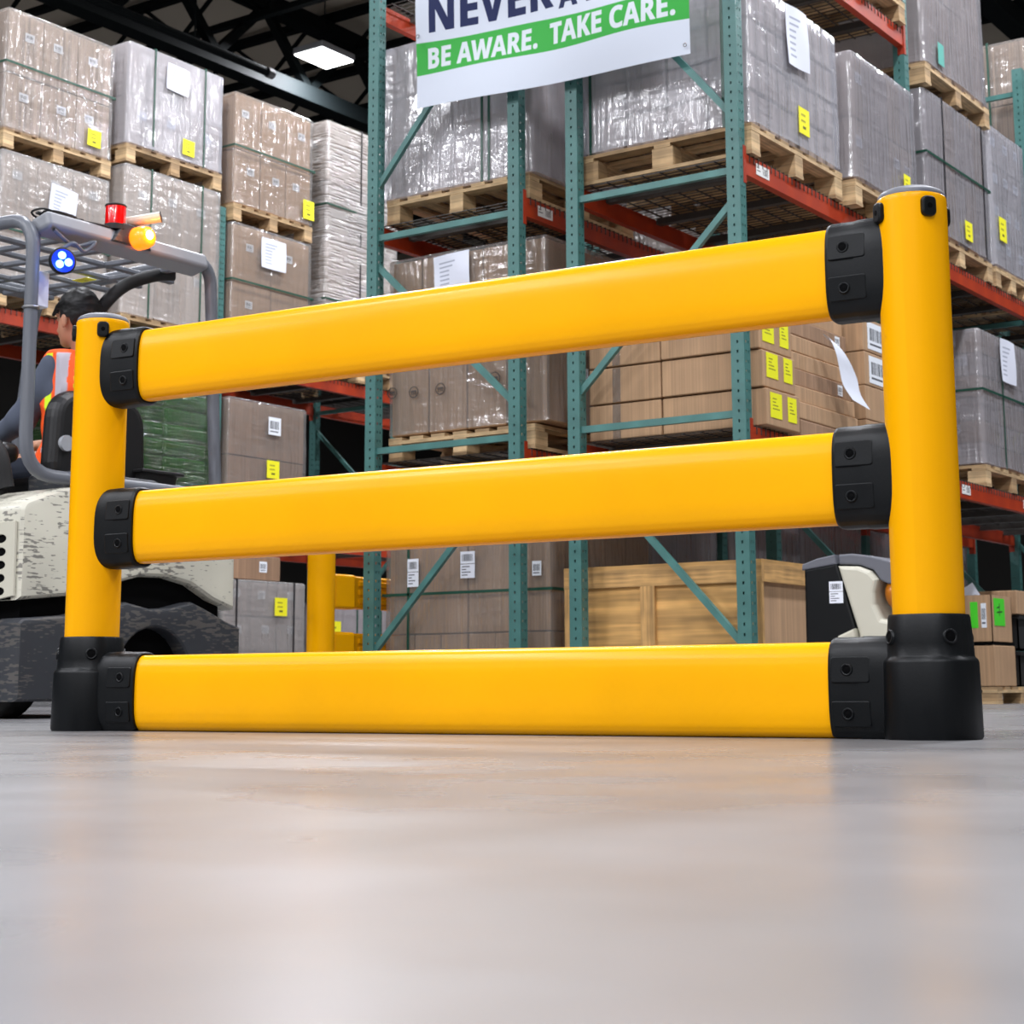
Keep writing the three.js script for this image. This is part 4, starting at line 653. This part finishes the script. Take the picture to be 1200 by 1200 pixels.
  for (const z of [-0.22, 0.22]) part('fork', mergeGeometries([bbox(-2.95, -1.88, 0.06, 0.1, z - 0.06, z + 0.06), bbox(-1.93, -1.88, 0.06, 0.6, z - 0.06, z + 0.06)]), M.steel, t);
  const bin = thing('plastic_bin', 'small black plastic bin on the rear deck of the forklift', 'bin', [-5.86, 0.985, -5.49]);
  part('bin_body', mergeGeometries([lofted(rrect(1, 1, 0.15, 4), [[0.0, 0.13, 0.19], [0.1, 0.16, 0.23]]).rotateZ(Math.PI / 2)]), M.rubber, bin);
  part('rim', rbox(0.19, 0.016, 0.26, 0.006), M.rubber, bin, [0, 0.1, 0]);
}

// ------------------------------------------------------------------ driver
{
  const sub = (a, b) => [a[0] - b[0], a[1] - b[1], a[2] - b[2]], dot = (a, b) => a[0] * b[0] + a[1] * b[1] + a[2] * b[2];
  const cap = (p, [a, b, ra, rb]) => { const ab = sub(b, a), ap = sub(p, a), t = clamp(dot(ap, ab) / (dot(ab, ab) + 1e-9)); return Math.hypot(ap[0] - ab[0] * t, ap[1] - ab[1] * t, ap[2] - ab[2] * t) - mix(ra, rb, t); };
  const smin = (a, b, k) => { const h = clamp(0.5 + 0.5 * (b - a) / k); return mix(b, a, h) - k * h * (1 - h); };
  const field = (bones, k = 0.035) => (p) => { let d = 9; for (const b of bones) d = smin(d, cap(p, b), k); return d; };
  function skin(sdf, lo, hi, cell) {
    const L = Math.max(hi[0] - lo[0], hi[1] - lo[1], hi[2] - lo[2]), res = Math.ceil(L / cell) + 4, mc = new MarchingCubes(res, new THREE.MeshBasicMaterial(), false, false, 400000);
    mc.isolation = 0; const half = res / 2, s = L / 2 * 1.04, c = [(lo[0] + hi[0]) / 2, (lo[1] + hi[1]) / 2, (lo[2] + hi[2]) / 2];
    const at = (i) => (i - half) / half * s;
    for (let z = 0; z < res; z++) for (let y = 0; y < res; y++) for (let x = 0; x < res; x++) {
      const p = [c[0] + at(x), c[1] + at(y), c[2] + at(z)];
      const out = Math.max(lo[0] - p[0], p[0] - hi[0], lo[1] - p[1], p[1] - hi[1], lo[2] - p[2], p[2] - hi[2]);
      mc.field[z * res * res + y * res + x] = out > 0.06 ? -1 : -Math.max(sdf(p), -1);
    }
    mc.update(); const n = mc.count, q = new Float32Array(n * 3);
    for (let i = 0; i < n * 3; i++) q[i] = c[i % 3] + mc.positionArray[i] * s;
    let g = new THREE.BufferGeometry(); g.setAttribute('position', new THREE.BufferAttribute(q, 3)); g = mergeVertices(g, 1e-5);
    const P = g.attributes.position, N = new Float32Array(P.count * 3), e = 0.004;
    for (let i = 0; i < P.count; i++) { const a = [P.getX(i), P.getY(i), P.getZ(i)], d = [0, 1, 2].map((k) => { const u = [...a], v = [...a]; u[k] += e; v[k] -= e; return sdf(u) - sdf(v); }), l = Math.hypot(...d) || 1; for (let k = 0; k < 3; k++) N[3 * i + k] = d[k] / l; }
    g.setAttribute('normal', new THREE.BufferAttribute(N, 3)); return uvBox(g);
  }
  const t = thing('person', 'dark haired person in a grey shirt and striped yellow safety vest seated in the forklift', 'person', [-6.0, 1.0, -5.22]);
  // local: -x forward, +z the side towards the picture, y 0 at the seat
  const torso = [[[0, 0.10, -0.07], [0, 0.10, 0.07], 0.125, 0.125], [[0.005, 0.28, -0.05], [0.005, 0.28, 0.05], 0.12, 0.12], [[0, 0.43, -0.09], [0, 0.43, 0.09], 0.115, 0.115], [[0.005, 0.53, -0.13], [0.005, 0.53, 0.13], 0.07, 0.07]];
  const neck = [[[0.0, 0.54, 0], [-0.02, 0.68, 0.01], 0.062, 0.055]];
  const armL = [[[-0.02, 0.53, 0.155], [-0.17, 0.30, 0.215], 0.062, 0.048], [[-0.17, 0.30, 0.215], [-0.40, 0.235, 0.18], 0.047, 0.034]], armR = [[[0.005, 0.535, -0.17], [-0.06, 0.28, -0.23], 0.062, 0.048], [[-0.06, 0.28, -0.23], [-0.36, 0.24, -0.12], 0.047, 0.034]];
  const leg = (s) => [[[-0.02, 0.09, 0.09 * s], [-0.43, 0.10, 0.12 * s], 0.092, 0.066], [[-0.43, 0.10, 0.12 * s], [-0.5, -0.34, 0.12 * s], 0.062, 0.042], [[-0.49, -0.37, 0.12 * s], [-0.66, -0.40, 0.13 * s], 0.042, 0.036]];
  const hand = (w, s, e) => { const o = [[w, [w[0] - 0.075, w[1] - 0.005, w[2]], 0.03, 0.034]]; for (let k = 0; k < 4; k++) { const z = w[2] + (k - 1.5) * 0.019, x = w[0] - 0.095, f = [0.85, 1, 0.95, 0.75][k]; o.push([[x, w[1], z], [x - 0.035 * f, w[1] - 0.01, z], 0.0095, 0.009], [[x - 0.035 * f, w[1] - 0.01, z], [x - 0.04 * f, w[1] - 0.04 * f, z], 0.009, 0.008]); } o.push([[w[0] - 0.03, w[1], w[2] - 0.03 * s], [w[0] - 0.07, w[1] - 0.03, w[2] - 0.05 * s], 0.011, 0.009]); return o; };
  const hL = hand([-0.425, 0.232, 0.177], 1), hR = hand([-0.385, 0.242, -0.11], -1);
  const hc = [-0.055, 0.775, 0.02];
  const headSdf = (p) => {
    const q = sub(p, hc), e = (c, r) => { const v = [(q[0] - c[0]) / r[0], (q[1] - c[1]) / r[1], (q[2] - c[2]) / r[2]], l = Math.hypot(...v); return (l - 1) * Math.min(...r); };
    let d = e([0.012, 0.03, 0], [0.098, 0.098, 0.076]);
    d = smin(d, e([-0.03, -0.045, 0], [0.062, 0.072, 0.058]), 0.03);            // face and jaw
    d = smin(d, e([-0.062, -0.098, 0], [0.026, 0.02, 0.026]), 0.02);            // chin
    d = smin(d, cap(q, [[-0.09, 0.005, 0], [-0.112, -0.034, 0], 0.008, 0.013]), 0.012);  // nose
    d = smin(d, cap(q, [[-0.083, -0.066, -0.018], [-0.083, -0.066, 0.018], 0.010, 0.010]), 0.008);  // lips
    for (const s of [-1, 1]) { d = Math.max(d, -(e([-0.1, 0.008, 0.032 * s], [0.018, 0.012, 0.02]))); d = smin(d, e([-0.078, 0.008, 0.031 * s], [0.013, 0.011, 0.013]), 0.004); d = smin(d, cap(q, [[-0.088, 0.027, 0.014 * s], [-0.08, 0.027, 0.045 * s], 0.007, 0.007]), 0.008); d = smin(d, e([0.008, -0.015, 0.079 * s], [0.02, 0.032, 0.011]), 0.006); }
    return d;
  };
  const neckF = field(neck);
  const skinMat = std({ color: 0xb98468, roughness: 0.6 }), shirt = std({ color: 0x4b5261, roughness: 0.9 }), trousers = std({ color: 0x1c2230, roughness: 0.9 });
  const bodyG = skin(field([...torso, ...neck, ...armL, ...armR, ...leg(1), ...leg(-1)]), [-0.78, -0.48, -0.36], [0.2, 0.72, 0.36], 0.012);
  const headG = skin((p) => smin(headSdf(p), neckF(p), 0.025), [-0.2, 0.6, -0.13], [0.1, 0.93, 0.17], 0.0035);
  const handsG = [skin(field(hL, 0.008), [-0.59, 0.15, 0.08], [-0.37, 0.29, 0.28], 0.003), skin(field(hR, 0.008), [-0.55, 0.15, -0.21], [-0.33, 0.3, -0.01], 0.003)];
  const body = part('body', mergeGeometries([bodyG, headG, ...handsG]), skinMat, t);
  const grown = (b, g) => b.map(([a, c, ra, rb]) => [a, c, ra + g, rb + g]);
  part('shirt', skin((p) => Math.max(field(grown([...torso, ...armL, ...armR], 0.011))(p), p[1] - 0.6 , -(p[0] + 0.38)), [-0.46, -0.05, -0.36], [0.2, 0.66, 0.36], 0.011), shirt, t);
  part('trousers', skin((p) => Math.max(field(grown([torso[0], ...leg(1).slice(0, 2), ...leg(-1).slice(0, 2)], 0.012))(p), p[1] - 0.14, -0.33 - p[1]), [-0.62, -0.4, -0.3], [0.2, 0.22, 0.3], 0.012), trousers, t);
  for (const s of [1, -1]) part('shoe', skin(field(grown([leg(s)[2]], 0.014)), [-0.76, -0.48, 0.12 * s - 0.09], [-0.4, -0.28, 0.12 * s + 0.09], 0.01), M.rubber, t);
  const vestG = skin((p) => Math.max(field(grown(torso, 0.034))(p), 0.03 - p[1], p[1] - 0.605, Math.hypot(p[0] + 0.02, p[2], (p[1] - 0.62) * 0.9) - 9, 0.075 - Math.hypot(p[0] + 0.03, p[2] * 0.9, (p[1] - 0.6)), Math.abs(p[2]) - 0.212), [-0.22, 0.0, -0.26], [0.22, 0.66, 0.26], 0.006);
  { const P = vestG.attributes.position, C = new Float32Array(P.count * 3), lime = new THREE.Color(0xd2f01e), or = new THREE.Color(0xff5a14), si = new THREE.Color(0xb9b4bd);
    for (let i = 0; i < P.count; i++) { const y = P.getY(i), z = Math.abs(P.getZ(i)); let c = lime; const f = Math.abs(Math.atan2(P.getZ(i), P.getX(i)) * 180 / Math.PI), d = Math.abs((f > 90 ? 180 - f : f) - 70); if (d < 7.5) c = si; else if (d < 15) c = or; const e = Math.abs(y - 0.17); if (e < 0.025) c = si; else if (e < 0.05) c = or; if (f > 99 && f < 120 || y > 0.585) c = or; c.toArray(C, 3 * i); }
    vestG.setAttribute('color', new THREE.BufferAttribute(C, 3)); part('safety_vest', vestG, std({ vertexColors: true, roughness: 0.75 }), t); }
  // hair: a cap over the skull with short tufts
  const hn = fbm(77, 12, 12, 3);
  const hairSdf = (p) => { const q = sub(p, hc); const v = [(q[0] - 0.014) / 0.112, (q[1] - 0.042) / 0.106, q[2] / 0.088], l = Math.hypot(...v); let d = (l - 1) * 0.09 - 0.014 * (hn(Math.atan2(q[2], q[0]) / 6.283 + 0.5, q[1] * 3 + 0.4) - 0.4); const line = q[0] < -0.02 ? 0.045 - q[1] + (q[0] + 0.02) * -0.1 : q[0] < 0.035 ? -0.002 - q[1] : -0.07 - q[1]; d = Math.max(d, line); d = smin(d, cap(q, [[-0.085, 0.062, 0.03], [-0.135, 0.04, 0.02], 0.02, 0.008]), 0.02); d = smin(d, cap(q, [[-0.085, 0.062, -0.03], [-0.135, 0.04, -0.02], 0.02, 0.008]), 0.02); return d; };
  part('hair', skin(hairSdf, [-0.22, 0.68, -0.12], [0.11, 0.96, 0.16], 0.004), std({ color: 0x0b0a0b, roughness: 0.55 }), t);
}

renderer.render(scene, camera);
